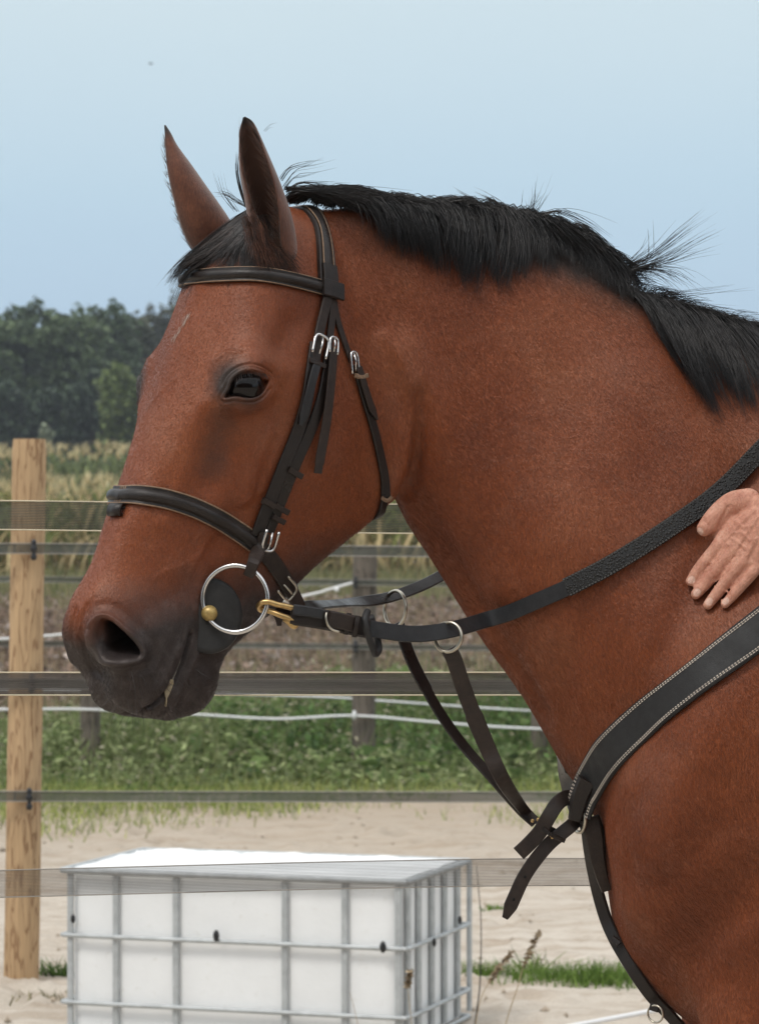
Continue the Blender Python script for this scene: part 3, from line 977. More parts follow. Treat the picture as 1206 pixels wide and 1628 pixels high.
# hanger of the noseband (front strap) and cheekpiece of the bit (rear strap)
near_far('noseband_hanger', [(497,548),(491,590),(483,640),(470,685),(450,735),(430,785),(415,822),(404,850)], rect_profile(.0165, .0040), M_LEATHER, .0050, 80)
near_far('cheekpiece', [(519,560),(513,610),(503,650),(488,690),(470,730),(452,775),(436,815),(424,845)], rect_profile(.0145, .0042), M_LEATHER, .0040, 80)
near_far('strap_end', [(496,580),(489,605),(483,630),(476,660),(471,674)], rect_profile(.0115, .0028), M_REIN, .0095, 40, lambda f: 1.0 if f < .85 else 1.0 - .6 * (f - .85) / .15)
near_far('hanging_strap_end', [(519,556),(517,590),(513,640),(507,690),(501,725),(497,750)], rect_profile(.0125, .0026), M_LEATHER_WORN, .0115, 50, lambda f: 1.0 if f < .93 else .85)
for (px, w) in (([(484,574),(497,580),(508,584)], .0055), ([(453,744),(463,750),(474,756)], .0070), ([(409,792),(421,797),(431,803)], .0075), ([(432,800),(441,806),(452,812)], .0070), ([(427,818),(436,823),(446,828)], .0065)):
    for mir in (False, True):
        P, N = on_skin(px, 10, .0098, 1)
        if mir: P, N = mirror(P), mirror_n(N)
        B_(strap('keeper', P, N, rect_profile(w, .0030), M_LEATHER_WORN, None, 10))
# buckles at eye height
def buckle(u, v, du, dv, w, h, r, lift, mat, kind='U', parent=None, both=True):
    c_, x_, y_, n_ = skin_frame(u, v, du, dv, lift)
    for mir in ((False, True) if both else (False,)):
        path = U_path(c_, x_, y_, w, h) if kind == 'U' else frame_path(c_, x_, y_, w, h)
        pr = np.array([c_ + y_ * h * .9, c_ + y_ * h * .2 + n_ * .002, c_ - y_ * h * .8])
        if mir: path, pr = mirror(path), mirror(pr)
        b = tube('buckle', path, r, mat, None, 8, kind != 'U')
        p_ = tube('buckle_tongue', pr, r * .8, mat, None, 6); p_.parent = b
        B_(b) if parent is None else adopt(b, parent)
buckle(499, 553, 4, -20, .0105, .0130, .0017, .0125, M_STEEL)
buckle(519, 552, 1, -20, .0065, .0100, .0015, .0125, M_STEEL)
# hook buckle of the cheekpiece and the loop that carries the bit ring
buckle(419, 855, -6, 20, .0090, .0125, .0019, .0135, M_STEEL)
near_far('keeper', [(404,870),(412,874),(421,878)], rect_profile(.0060, .0030), M_LEATHER_WORN, .0135, 10)
# noseband buckle at the jaw
buckle(450, 934, 14, 16, .0105, .0125, .0015, .0090, M_STEEL_DULL, 'U')
# throatlatch
near_far('throatlatch', [(528,478),(534,510),(545,545),(556,575)], rect_profile(.0085, .0030), M_LEATHER_WORN, .0030)
TL_PX = [(562,580),(568,605),(578,640),(590,680),(600,720),(608,760),(610,790)]
near_far('throatlatch', TL_PX, rect_profile(.0125, .0040), M_LEATHER, .0040)
near_far('strap_end', [(562,585),(571,615),(581,645),(591,668)], rect_profile(.0105, .0028), M_LEATHER_WORN, .0085, 40, lambda f: 1.0 if f < .8 else 1.0 - .8 * (f - .8) / .2)
buckle(557, 578, -2, -20, .0060, .0130, .0016, .0070, M_STEEL)
near_far('keeper', [(556,598),(566,601),(576,598)], rect_profile(.0055, .0030), M_EDGE, .0085, 10)
near_far('keeper', [(601,789),(610,793),(619,786)], rect_profile(.0045, .0028), M_EDGE, .0070, 10)
# under the throat
P, N = on_skin([(610,785),(608,800),(601,814)], 14, .0040, 1)
A0, A1 = P[-1], mirror(P[-1:])[0]
low = (A0 + A1) / 2 + np.array([.005, 0, -.010])
arc = crspline([P[0], A0, A0 * .55 + low * .45 + np.array([0, 0, -.002]), low, A1 * .55 + low * .45 + np.array([0, 0, -.002]), A1], 40)
arcn = arc - ((A0 + A1) / 2 + np.array([-.05, 0, .10])); arcn /= np.linalg.norm(arcn, axis=1)[:, None]
B_(strap('throatlatch', arc, arcn, rect_profile(.0125, .0040), M_LEATHER, None, 40))

# ---------------------------------------------------------------- bit
bit_p, bit_n = cast(336, 975)
bit = empty('bit', tuple(bit_p))
tag(bit, 'loose ring bit with steel ring and yellow ball end at the horse mouth', 'bit')
ring_x = np.array(HF) * -.93 + np.array(HL) * .25; ring_x /= np.linalg.norm(ring_x)
ring_n = np.cross(ring_x, np.array([0, 0, 1.0])); ring_n = -ring_n if ring_n @ np.array(HL) < 0 else ring_n
lift = bit_n * .022
ball_c = bit_p + lift + (bit_n * .002)
# ring centre so that its outline passes through the ball, as in the photograph
rn = np.array([-.18, -.98, .05]); rn /= np.linalg.norm(rn)
cen = on_plane(373.5, 952, ball_c, rn); RR = .0385
rx = np.cross(rn, [0, 0, 1.0]); rx /= np.linalg.norm(rx); ry = np.cross(rx, rn)
ringp = np.array([cen + rx * RR * math.cos(a) + ry * RR * math.sin(a) for a in np.linspace(0, 2 * math.pi, 72, endpoint=False)])
for mir in (False, True):
    adopt(tube('bit_ring', mirror(ringp) if mir else ringp, .0030, M_STEEL, None, 12, True), bit)
    bc = on_plane(333, 975, ball_c, rn)
    if mir: bc = mirror([bc])[0]
    b_ = sphere('ball_end', bc, .0094, M_BALL, None, 24, 16); adopt(b_, bit)
    # rubber guard: a bent disc behind the ring
    gc, gn = cast(332, 979)
    gn = gn * .30 + np.array([-.10, -.99, .05]) * .70; gn /= np.linalg.norm(gn)
    gx = np.cross(gn, [0, 0, 1.0]); gx /= np.linalg.norm(gx); gy = np.cross(gx, gn)
    vs, fs = [], []
    nr_, na_ = 7, 56
    for side, lf in ((0, .0085), (1, .0045)):
        for i in range(nr_):
            for j in range(na_):
                a = 2 * math.pi * j / na_
                k = i / (nr_ - 1)
                rr = (.0035 + (.0425 - .0035) * k) if i < nr_ - 1 or side else .0415
                bow = -.006 * (k ** 2) * math.cos(a) ** 2 + .0012 * math.sin(3 * a + 1) * k
                p = gc + gx * rr * math.cos(a) * .93 + gy * rr * math.sin(a) * 1.04 + gn * (lf + bow)
                vs.append(mirror([p])[0] if mir else p)
    for i in range(nr_ - 1):
        for j in range(na_):
            k = (j + 1) % na_
            fs.append((i * na_ + j, i * na_ + k, (i + 1) * na_ + k, (i + 1) * na_ + j))
            o_ = nr_ * na_
            fs.append((o_ + i * na_ + j, o_ + (i + 1) * na_ + j, o_ + (i + 1) * na_ + k, o_ + i * na_ + k))
    for j in range(na_):
        k = (j + 1) % na_
        fs.append(((nr_ - 1) * na_ + j, (nr_ - 1) * na_ + k, (2 * nr_ - 1) * na_ + k, (2 * nr_ - 1) * na_ + j))
        fs.append((k, j, nr_ * na_ + j, nr_ * na_ + k))
    adopt(new_mesh('bit_guard', vs, fs, M_RUBBER, None, True), bit)
ends = [on_plane(333, 975, ball_c, rn)]
ends.append(mirror(ends)[0])
adopt(tube('mouthpiece', crspline([ends[0], (ends[0] * .7 + ends[1] * .3) + np.array([0, 0, .004]), (ends[0] + ends[1]) / 2 + np.array([0, 0, .006]), (ends[0] * .3 + ends[1] * .7) + np.array([0, 0, .004]), ends[1]], 24), .006, M_STEEL, None, 10), bit)

Yr = lambda u, v: float(on_plane(u, v, ball_c, rn)[1])
for mir in (False, True):
    P = free_path([(421,848,float(cast(421,848)[0][1]) - .014),(412,872,float(cast(412,872)[0][1]) - .014),(404,892,Yr(404,892) - .007),(398,908,Yr(398,908) - .0065),(395,915,Yr(395,915) - .003)], 26)
    N = face_cam(P)
    if mir: P, N = mirror(P), mirror_n(N)
    B_(strap('bit_loop', P, N, rect_profile(.0150, .0050, .35), M_LEATHER_WORN, None, 26, lambda f: .85 + .25 * math.sin(math.pi * min(1, f * 1.1))))
# ---------------------------------------------------------------- reins
Yb = float(cen[1])
reins = empty('reins', tuple(ah(600, 1000, 2.0)))
tag(reins, 'black leather reins with rubber grip running along the horse neck', 'reins')
def R_(o): return adopt(o, reins)
neck_p = cast(800, 976)[0]
yA = Yb - .004
rein_px = [(575,997,yA + .035), (610,1003,yA + .045), (650,1008,yA + .06), (690,1006,yA + .08), (730,998,yA + .10), (770,986,float(cast(790,980)[0][1]) - .02), (810,972,None), (850,957,None), (890,940,None), (906,932,None)]
P = smooth_path(free_path(rein_px, 90), 12)
R_(strap('rein_strap', P, face_cam(P, .12), rect_profile(.0195, .0035), M_REIN, None, 90))
grip_px = [(902,934,None),(930,920,None),(960,905,None),(1000,882,None),(1040,857,None),(1080,830,None),(1120,801,None),(1160,768,None),(1206,722,None),(1260,668,None),(1330,600,None)]
P2 = smooth_path(free_path(grip_px, 100), 10)
N2 = face_cam(P2, .1)
P2 = P2 + N2 * .002
gp = R_(strap('rubber_grip', P2, N2, np.array([(-.0105, -.003), (.0105, -.003), (.0115, .001), (.0095, .0045), (0, .0055), (-.0095, .0045), (-.0115, .001)]), M_GRIP, None, 110))
R_(stitches('grip_stitching', P2, N2, (-.0100, .0100), simple('grey_thread', (.07, .068, .065), .6), None, .004, .0008, .0045))
# leather end block by the bit: two layers, buckle, hooks
blk = free_path([(462,977,yA - .004),(490,981,yA + .000),(520,986,yA + .008),(550,992,yA + .02),(585,999,yA + .035)], 40)
R_(strap('rein_billet', blk, face_cam(blk), rect_profile(.0235, .0075, .3), M_LEATHER, None, 40))
blk2 = free_path([(466,969,yA - .010),(495,973,yA - .006),(512,976,yA - .002)], 20)
R_(strap('rein_billet', blk2, face_cam(blk2), rect_profile(.0125, .0050, .3), M_REIN, None, 20))
blk3 = free_path([(522,984,yA - .004),(545,988,yA + .006),(565,993,yA + .016)], 20)
R_(strap('rein_billet', blk3, face_cam(blk3), rect_profile(.0190, .0055, .3), M_LEATHER_WORN, None, 20))
for u0 in (552, 566):
    kp = free_path([(u0 + 3, 975 + (u0 - 552) * .3, yA + .012), (u0, 992 + (u0 - 552) * .3, yA + .010), (u0 - 3, 1008 + (u0 - 552) * .3, yA + .014)], 10)
    R_(strap('keeper', kp, face_cam(kp), rect_profile(.0060, .0035), M_LEATHER, None, 10))
bk = free_path([(519,974,yA - .012),(518,982,yA - .014),(521,993,yA - .014),(528,1001,yA - .012),(540,1005,yA - .008)], 20)
R_(tube('rein_buckle', bk, .0013, M_STEEL_DULL, None, 8))
for pts in ([(470,968,yA - .004),(455,964,yA - .006),(440,961,yA - .008),(428,957,yA - .008),(416,958,yA - .006),(411,964,yA + .002),(415,970,yA + .010),(423,968,yA + .012)],
            [(472,990,yA - .002),(462,984,yA - .005),(448,979,yA - .006),(436,974,yA - .004),(424,970,yA),(414,966,yA + .006)],
            [(473,991,yA),(467,996,yA - .002),(458,988,yA - .004),(452,984,yA - .002)]):
    R_(tube('brass_hook', free_path(pts, 26), .0034, M_BRASS, None, 8))
# leather tongue hanging under the hooks
tg = free_path([(440,974,yA + .012),(443,984,yA + .012),(444,995,yA + .012)], 10)
R_(strap('leather_tab', tg, face_cam(tg), rect_profile(.011, .003), M_LEATHER_WORN, None, 10, lambda f: 1 - .5 * f))
# martingale stop: rubber loop threaded on the rein
st = free_path([(584,972,yA + .03),(580,985,yA + .018),(584,1005,yA + .018),(592,1030,yA + .026),(597,1040,yA + .035),(602,1030,yA + .048),(597,1005,yA + .055),(589,980,yA + .045)], 44)
R_(tube('rein_stop', st, .0042, M_RUBBER, None, 10))
# far rein
fb = mirror([cen])[0]
far_px = [(470,968,float(fb[1]) - .02),(505,962,float(fb[1]) - .01),(560,958,2.10 + DY),(605,953,2.14 + DY),(640,943,2.17 + DY),(675,929,2.20 + DY),(706,913,2.225 + DY),(760,884,2.25 + DY),(850,830,2.29 + DY),(1000,740,2.33 + DY),(1206,620,2.36 + DY)]
P = smooth_path(free_path(far_px, 90), 6)
R_(strap('rein_strap', P, face_cam(P, .5), rect_profile(.0155, .0035), M_LEATHER, None, 90))

# ---------------------------------------------------------------- breastplate with running martingale
bp = empty('breastplate', tuple(ah(915, 1285, 2.1)))
tag(bp, 'black breastplate with pale stitching and martingale straps across the horse chest', 'breastplate')
def BP_(o): return adopt(o, bp)
chest_y = 2.13 + DY
def ring_at(u, v, Y, r, n_dir, tr, mat, name='ring'):
    c_ = np.array(at(u, v, Y)); n_ = np.array(n_dir, float); n_ /= np.linalg.norm(n_)
    x_ = np.cross(n_, [0, 0, 1.0]); x_ /= np.linalg.norm(x_); y_ = np.cross(x_, n_)
    return BP_(tube(name, np.array([c_ + x_ * r * math.cos(a) + y_ * r * math.sin(a) for a in np.linspace(0, 2 * math.pi, 48, endpoint=False)]), tr, mat, None, 10, True))
yr2 = yA + .085
yr1 = 2.14 + DY
ring_at(712, 1013, yr2, .0175, (-.45, -.85, .12), .0022, M_STEEL_DULL, 'martingale_ring')
ring_at(628, 968, yr1, .0225, (-.80, -.58, .05), .0022, M_STEEL_DULL, 'martingale_ring')
P = free_path([(713,1032,yr2),(722,1050,yr2 + .002),(735,1090,yr2 + .01),(752,1135,yr2 + .02),(775,1190,yr2 + .03),(800,1242,yr2 + .04),(830,1285,chest_y - .045),(852,1308,chest_y - .04)], 70)
BP_(strap('martingale_strap', P, face_cam(P), rect_profile(.0190, .0042), M_LEATHER_WORN, None, 70, lambda f: 1.0 if f < .25 else 1.12 - .45 * (f - .25) / .75))
P = free_path([(632,990,yr1),(640,1012,yr1),(652,1045,yr1 - .005),(670,1082,yr1 - .01),(700,1135,yr1 - .02),(740,1190,yr1 - .03),(785,1240,chest_y - .04),(825,1285,chest_y - .035),(850,1308,chest_y - .035)], 70)
BP_(strap('martingale_strap', P, face_cam(P, 0) + np.array([.75, 0, .35]), rect_profile(.0180, .0040), M_LEATHER, None, 70, lambda f: 1.0 if f < .3 else .85))
P = free_path([(848,1300,chest_y - .05),(862,1312,chest_y - .055),(880,1322,chest_y - .05)], 12)
BP_(strap('martingale_strap', P, face_cam(P), rect_profile(.0085, .0040), M_LEATHER, None, 12))
for u, v in ((846, 1305), (855, 1303), (875, 1328), (877, 1332)):
    BP_(sphere('rivet', np.array(at(u, v, chest_y - .058)), .0024, M_BRASS, None, 12, 8, (1, .6, 1)))
# the two loose strap ends
P = free_path([(914,1270,chest_y - .03),(900,1268,chest_y - .045),(885,1278,chest_y - .055),(872,1298,chest_y - .062),(858,1322,chest_y - .062),(840,1342,chest_y - .06),(824,1357,chest_y - .058)], 50)
BP_(strap('loose_strap', P, face_cam(P), rect_profile(.0185, .0046), M_LEATHER_WORN, None, 50))
P = free_path([(920,1296,chest_y - .04),(910,1310,chest_y - .05),(892,1325,chest_y - .055),(872,1342,chest_y - .058),(850,1368,chest_y - .06),(832,1395,chest_y - .06),(818,1425,chest_y - .06),(806,1452,chest_y - .06),(802,1460,chest_y - .06)], 60)
ls = BP_(strap('loose_strap', P, face_cam(P), rect_profile(.0170, .0042), M_LEATHER_WORN, None, 60, lambda f: 1.0 if f < .9 else 1 - .55 * (f - .9) / .1))
for u, v in ((834, 1394), (816, 1430)):
    BP_(sphere('strap_hole', np.array(at(u, v, chest_y - .0625)), .0018, simple('hole', (.004, .004, .004), .9), None, 10, 6, (1, .5, 1)))
P = free_path([(862,1318,chest_y - .068),(878,1328,chest_y - .07),(897,1337,chest_y - .066)], 10)
BP_(strap('keeper', P, face_cam(P), rect_profile(.0055, .0035), M_LEATHER, None, 10))
# wide shoulder strap, pale double stitching
WS = [(958,1212),(975,1191),(1005,1162),(1040,1132),(1080,1101),(1120,1070),(1160,1039),(1206,1003),(1260,960),(1330,900),(1420,810)]
P, N = on_skin(WS, 120, .0045, 8)
pre = free_path([(919,1290,chest_y - .055),(925,1270,chest_y - .060),(936,1244,chest_y - .066)], 14)
P = np.concatenate([pre, P]); N = np.concatenate([np.tile(N[:1] + np.array([[-.5, -.3, 0]]), (14, 1)), N])
P = smooth_path(P, 8); N = smooth_path(N, 30)
BP_(strap('shoulder_strap', P, N, rect_profile(.046, .006, .3), M_STRAP_WIDE, None, 130))
BP_(stitches('stitching', P, N, (-.0195, -.0172, .0195, .0172), M_THREAD, None, .0040, .00062, .0034))
o = P[::-1]
P2 = P * np.array([1, -1, 1]) + np.array([0, 2 * YB, 0]); Nf = N * np.array([1, -1, 1])
BP_(strap('shoulder_strap', P2, Nf, rect_profile(.046, .006, .3), M_STRAP_WIDE, None, 130))
P = free_path([(893,1208,2.16 + DY),(897,1228,2.165 + DY),(905,1250,2.16 + DY),(914,1275,2.14 + DY),(917,1290,2.11 + DY)], 30)
BP_(strap('shoulder_strap', P, np.tile(np.array([-1.0, -.25, 0.1]), (30, 1)), rect_profile(.040, .006), M_LEATHER, None, 30))
# gathered leather at the centre, ring, girth strap
P = free_path([(934,1240,chest_y - .075),(924,1262,chest_y - .07),(918,1284,chest_y - .065),(914,1302,chest_y - .06)], 20)
BP_(strap('centre_tab', P, face_cam(P), rect_profile(.026, .012, .35), M_LEATHER, None, 20, lambda f: 1 - .3 * f))
ring_at(919, 1300, chest_y - .05, .0180, (-.9, -.4, 0), .0024, M_STEEL_DULL, 'centre_ring')
P = free_path([(925,1300,chest_y - .055),(932,1320,chest_y - .045),(936,1350,chest_y - .03),(941,1380,chest_y - .015),(950,1420,chest_y),(962,1460,chest_y),(975,1490,chest_y - .01),(992,1520,chest_y - .02),(1012,1552,chest_y - .03),(1036,1585,chest_y - .03),(1062,1612,chest_y - .02),(1082,1635,chest_y - .01),(1130,1690,chest_y)], 90)
BP_(strap('girth_strap', P, face_cam(P) + np.array([-.6, 0, 0]), rect_profile(.0165, .0055), M_LEATHER, None, 90))
P = free_path([(936,1300,chest_y - .055),(944,1330,chest_y - .055),(948,1360,chest_y - .05),(955,1390,chest_y - .04),(963,1415,chest_y - .03)], 30)
BP_(strap('girth_strap_end', P, face_cam(P), rect_profile(.0195, .0060), M_LEATHER_WORN, None, 30, lambda f: 1.25 - .6 * f))
P = free_path([(944,1298,chest_y - .05),(953,1325,chest_y - .04),(955,1360,chest_y - .02),(960,1395,chest_y - .01)], 24)
BP_(strap('girth_strap_end', P, face_cam(P), rect_profile(.012, .004), M_LEATHER, None, 24))
P = free_path([(972,1492,chest_y - .02),(984,1501,chest_y - .024)], 8)
BP_(strap('keeper', P, face_cam(P), rect_profile(.0090, .0060), M_LEATHER, None, 8))
ring_at(1041, 1612, chest_y - .045, .0105, (-.55, -.8, 0), .0013, M_STEEL_DULL, 'small_ring')
BP_(strap('keeper', free_path([(1033,1600,chest_y - .04),(1046,1604,chest_y - .045)], 6), np.tile(np.array([0, -1.0, 0]), (6, 1)), rect_profile(.0090, .0050), M_LEATHER, None, 6))

# ================================================================== HAIR
def hair_material(name, base, tint):
    t = NT(name)
    n = t.noise(t.coord(), 70, 4, .6)
    at_ = t.node('ShaderNodeAttribute', attribute_name='strand')
    return t.set(Base_Color=t.mix(1.0, t.ramp(n, [(.3, base), (.7, tint)]), at_.outputs['Color'], 'MULTIPLY'), Roughness=.34, Specular_IOR_Level=.55)
M_MANE = hair_material('black_mane', (.0040, .0036, .0036), (.0105, .009, .009))
M_FORELOCK = hair_material('brown_black_hair', (.008, .0062, .0056), (.026, .019, .017))
def strands_mesh(name, S, r, mat, parent, tip=.15):
    """S: (n, k, 3) strand points -> tapered three-sided tubes in one mesh"""
    S = np.asarray(S, float)
    n, k, _ = S.shape
    T = np.gradient(S, axis=1); T /= np.linalg.norm(T, axis=2)[..., None] + 1e-12
    ref = np.array([.3, -1.0, .2]); ref /= np.linalg.norm(ref)
    A = np.cross(T, ref); A /= np.linalg.norm(A, axis=2)[..., None] + 1e-9
    B = np.cross(T, A)
    f = np.linspace(0, 1, k)
    rad = np.asarray(r).reshape(-1, 1) * (1 - (1 - tip) * f ** 2)[None, :]
    V_ = []
    for a in (0, 2.094, 4.189):
        V_.append(S + (A * math.cos(a) + B * math.sin(a)) * rad[..., None])
    V_ = np.stack(V_, 2).reshape(-1, 3)
    base = (np.arange(n) * k * 3)[:, None, None]
    i = (np.arange(k - 1) * 3)[None, :, None]
    j = np.array([0, 1, 2])[None, None, :]; j2 = np.array([1, 2, 0])[None, None, :]
    a = (base + i + j).reshape(-1); b = (base + i + j2).reshape(-1)
    F = np.stack([a, b, b + 3, a + 3], 1)
    me = bpy.data.meshes.new(name)
    me.vertices.add(len(V_)); me.vertices.foreach_set('co', V_.reshape(-1))
    me.loops.add(F.size); me.loops.foreach_set('vertex_index', F.reshape(-1).astype(np.int32))
    me.polygons.add(len(F)); me.polygons.foreach_set('loop_start', (np.arange(len(F)) * 4).astype(np.int32)); me.polygons.foreach_set('loop_total', np.full(len(F), 4, np.int32))
    me.polygons.foreach_set('use_smooth', np.ones(len(F), bool))
    gs = np.random.default_rng(n)
    tone = np.repeat(np.exp(gs.normal(0, .55, n)), k * 3)
    ca = me.color_attributes.new('strand', 'FLOAT_COLOR', 'POINT')
    ca.data.foreach_set('color', np.stack([tone, tone * .95, tone * .92, np.ones_like(tone)], 1).reshape(-1))
    me.update(calc_edges=True)
    me.materials.append(mat)
    o = bpy.data.objects.new(name, me); col.objects.link(o)
    if parent: o.parent = parent
    o['kind'] = 'stuff'
    return o
CRU = [(450,1.975),(540,2.01),(640,2.05),(750,2.085),(870,2.11),(978,2.13),(1085,2.14),(1210,2.15),(1500,2.15)]
def crest_Y(u): return float(np.interp(u, [c[0] for c in CRU], [c[1] for c in CRU])) + DY
def hair_guides(keys, lifts, n_clump, per, spread, r, seed, wild=0.0, conv=.65, K=9, bend=6.0, root_jit=3.0, ylift=0.0):
    """strands interpolated between key pixel paths, gathered in locks"""
    g = np.random.default_rng(seed)
    keys = np.array(keys, float)                      # (m, c, 2)
    m = len(keys)
    out, rr = [], []
    tc = np.sort(g.uniform(0, m - 1, n_clump))
    lifts = np.array(lifts, float)
    lf = np.interp(np.linspace(0, 1, K), np.linspace(0, 1, len(lifts)), lifts)
    for c in range(n_clump):
        lock_off = g.normal(0, bend, 2) * np.array([1, .8])
        lock_len = 1 + g.normal(0, .10)
        lock_lift = g.uniform(.5, 1.6); wave = g.normal(0, 5.0); ph = g.uniform(0, 6.28)
        for s in range(per):
            t = np.clip(tc[c] + g.normal(0, spread), 0, m - 1 - 1e-6)
            i = min(int(t), m - 2) if m > 1 else 0
            f = t - i
            kp = keys[i] * (1 - f) + keys[i + 1] * f if m > 1 else keys[0]
            tcc = np.clip(tc[c], 0, m - 1 - 1e-6); ic = min(int(tcc), m - 2) if m > 1 else 0; fc_ = tcc - ic
            kc = keys[ic] * (1 - fc_) + keys[ic + 1] * fc_ if m > 1 else keys[0]
            w = np.linspace(0, 1, len(kp))[:, None]
            kp = kp * (1 - conv * w) + kc * conv * w
            kp = kp[:1] + (kp - kp[:1]) * (lock_len * (1 - abs(g.normal(0, .16))) + .06)
            kp = kp + lock_off * (w ** 1.5) + g.normal(0, root_jit, 2) * (1 - .5 * w) + g.normal(0, 1.0 + wild * 6, kp.shape) * w
            kp[:, 0] += wave * np.sin(np.linspace(0, 4.2, len(kp)) + ph) * w[:, 0]
            P2 = crspline(kp, K)
            pts = []
            ll = lf * lock_lift * (1 + g.normal(0, .18)) + g.uniform(0, .003)
            lastY = None
            for q in range(K):
                u, v = P2[q]
                h = surf(u, v)
                Yc = crest_Y(u) - ll[q] * .7 - ylift
                if h[0] is not None:
                    p = np.array(h[0]); Y = min(p[1] - ll[q], Yc + .02)
                else: Y = Yc
                pts.append((u, v, Y))
            pts = np.array(pts)
            yy = pts[:, 2]
            for _ in range(3): yy[1:-1] = .5 * yy[1:-1] + .25 * (yy[:-2] + yy[2:])
            out.append([np.array(at(u, v, Y)) for u, v, Y in zip(pts[:, 0], pts[:, 1], yy)])
            rr.append(r * g.uniform(.6, 1.25))
    return out, rr
MK = [
 [(452,318),(468,304),(500,299),(545,306),(585,318),(622,332)],
 [(486,318),(500,304),(540,303),(580,313),(615,324),(645,334)],
 [(540,325),(552,305),(585,309),(615,330),(632,360),(640,382)],
 [(595,330),(610,309),(640,320),(660,350),(668,388),(672,418)],
 [(655,337),(672,315),(700,330),(712,365),(716,405),(716,442)],
 [(715,345),(735,319),(758,336),(766,370),(768,410),(764,446)],
 [(775,357),(795,326),(812,345),(818,375),(818,405),(812,438)],
 [(825,370),(845,337),(865,352),(880,375),(888,395),(890,416)],
 [(872,385),(890,353),(915,362),(940,385),(960,410),(975,432)],
 [(925,412),(935,381),(955,388),(975,408),(988,428),(1000,448)],
 [(965,438),(975,413),(985,421),(995,435),(1003,450),(1008,468)]]
LF = [0, .010, .018, .018, .015, .010]
S1, R1 = hair_guides(MK, LF, 120, 36, .08, .00050, 11, .35, bend=13, conv=.62)
MK2 = [
 [(1003,462),(1015,470),(1032,492),(1052,532),(1076,577),(1100,612)],
 [(1040,482),(1056,477),(1082,500),(1106,545),(1126,595),(1142,635)],
 [(1100,503),(1116,492),(1142,515),(1167,555),(1187,600),(1202,642)],
 [(1180,530),(1196,515),(1222,535),(1252,572),(1277,612),(1292,652)],
 [(1300,525),(1320,515),(1350,540),(1376,580),(1392,620),(1402,652)]]
S2, R2 = hair_guides(MK2, [0, .010, .018, .020, .018, .012], 66, 38, .11, .00044, 12, .3, bend=9, conv=.5)
# short roots right along the crest so that no skin shows between the locks
MK3 = [[(u, v + 10), (u + 4, v - 2), (u + 14, v - 10), (u + 34, v - 4)] for u, v in ((500,318),(560,322),(640,328),(740,342),(840,368),(920,398),(975,430),(1010,462),(1090,497),(1200,530),(1320,525))]
S3, R3 = hair_guides(MK3, [0, .003, .005, .006], 170, 9, .05, .00050, 13, .5, conv=.2, K=8)
def pad(S, K=9): return [crspline(np.array(s), K) if len(s) != K else np.array(s) for s in S]
# swept lock ends, tufts and fly-away hairs against the sky
FLY = [([(840,362),(870,338),(915,352),(960,385),(990,430),(1002,462)], 16, 10), ([(930,405),(962,418),(985,430),(1005,432)], 14, 8)]
S4, R4 = [], []
def fly(px, n, sp, seed, r=.00044, lift=.012, root=2.0):
    g = np.random.default_rng(seed)
    kp = np.array(px, float)
    for _ in range(n):
        w = np.linspace(0, 1, len(kp))[:, None]
        q = kp + g.normal(0, root, 2) + g.normal(0, sp, 2) * w ** 1.4 + g.normal(0, sp * .16, kp.shape) * w
        q = q[:1] + (q - q[:1]) * g.uniform(.6, 1.1)
        P2 = crspline(q, 9)
        Y0 = crest_Y(kp[0][0]) - lift
        S4.append(np.array([np.array(at(u, v, Y0 + g.normal(0, .002))) for u, v in P2])); R4.append(r * g.uniform(.55, 1.1))
fly([(985,432),(1010,420),(1045,405),(1080,380),(1122,352)], 24, 12, 1)
fly([(985,436),(1015,426),(1060,415),(1095,398),(1130,384)], 34, 14, 2)
fly([(985,440),(1018,426),(1055,428),(1080,438),(1100,456)], 30, 12, 3)
fly([(988,430),(1005,412),(1025,395),(1038,376)], 8, 8, 4)
fly([(998,425),(1036,410),(1040,380),(1038,352)], 3, 4, 5)
fly([(1006,468),(1060,468),(1120,465),(1205,456)], 7, 7, 6)
fly([(1030,476),(1090,482),(1150,495),(1215,505)], 16, 7, 7)
fly([(1100,498),(1150,505),(1190,510),(1240,512)], 16, 7, 8)
fly([(835,345),(846,330),(855,312),(863,288)], 26, 11, 9, .0004, root=5)
fly([(770,335),(755,322),(735,312),(722,306)], 16, 6, 10)
fly([(800,336),(790,322),(770,312),(755,306)], 22, 6, 11)
fly([(850,345),(890,335),(930,350),(965,372)], 18, 10, 12)
fly([(455,305),(480,290),(510,292),(560,300)], 14, 7, 13)
fly([(450,300),(470,275),(495,270),(525,262)], 7, 5, 14)
fly([(447,285),(465,262),(490,254),(522,250)], 6, 5, 15)
fly([(470,305),(520,300),(580,305),(640,318)], 40, 5, 16)
fly([(455,300),(480,302),(530,306),(590,318)], 40, 5, 17)
fly([(420,210),(430,200),(440,196)], 3, 4, 18, .00030)
fly([(600,312),(640,312),(690,325),(720,330)], 20, 5, 19)
fly([(700,322),(740,315),(780,322),(820,332)], 24, 5, 20)
allS = pad(S1) + pad(S2) + pad(S3) + S4
mane = strands_mesh('mane', np.array(allS), np.array(R1 + R2 + R3 + R4), M_MANE, horse)
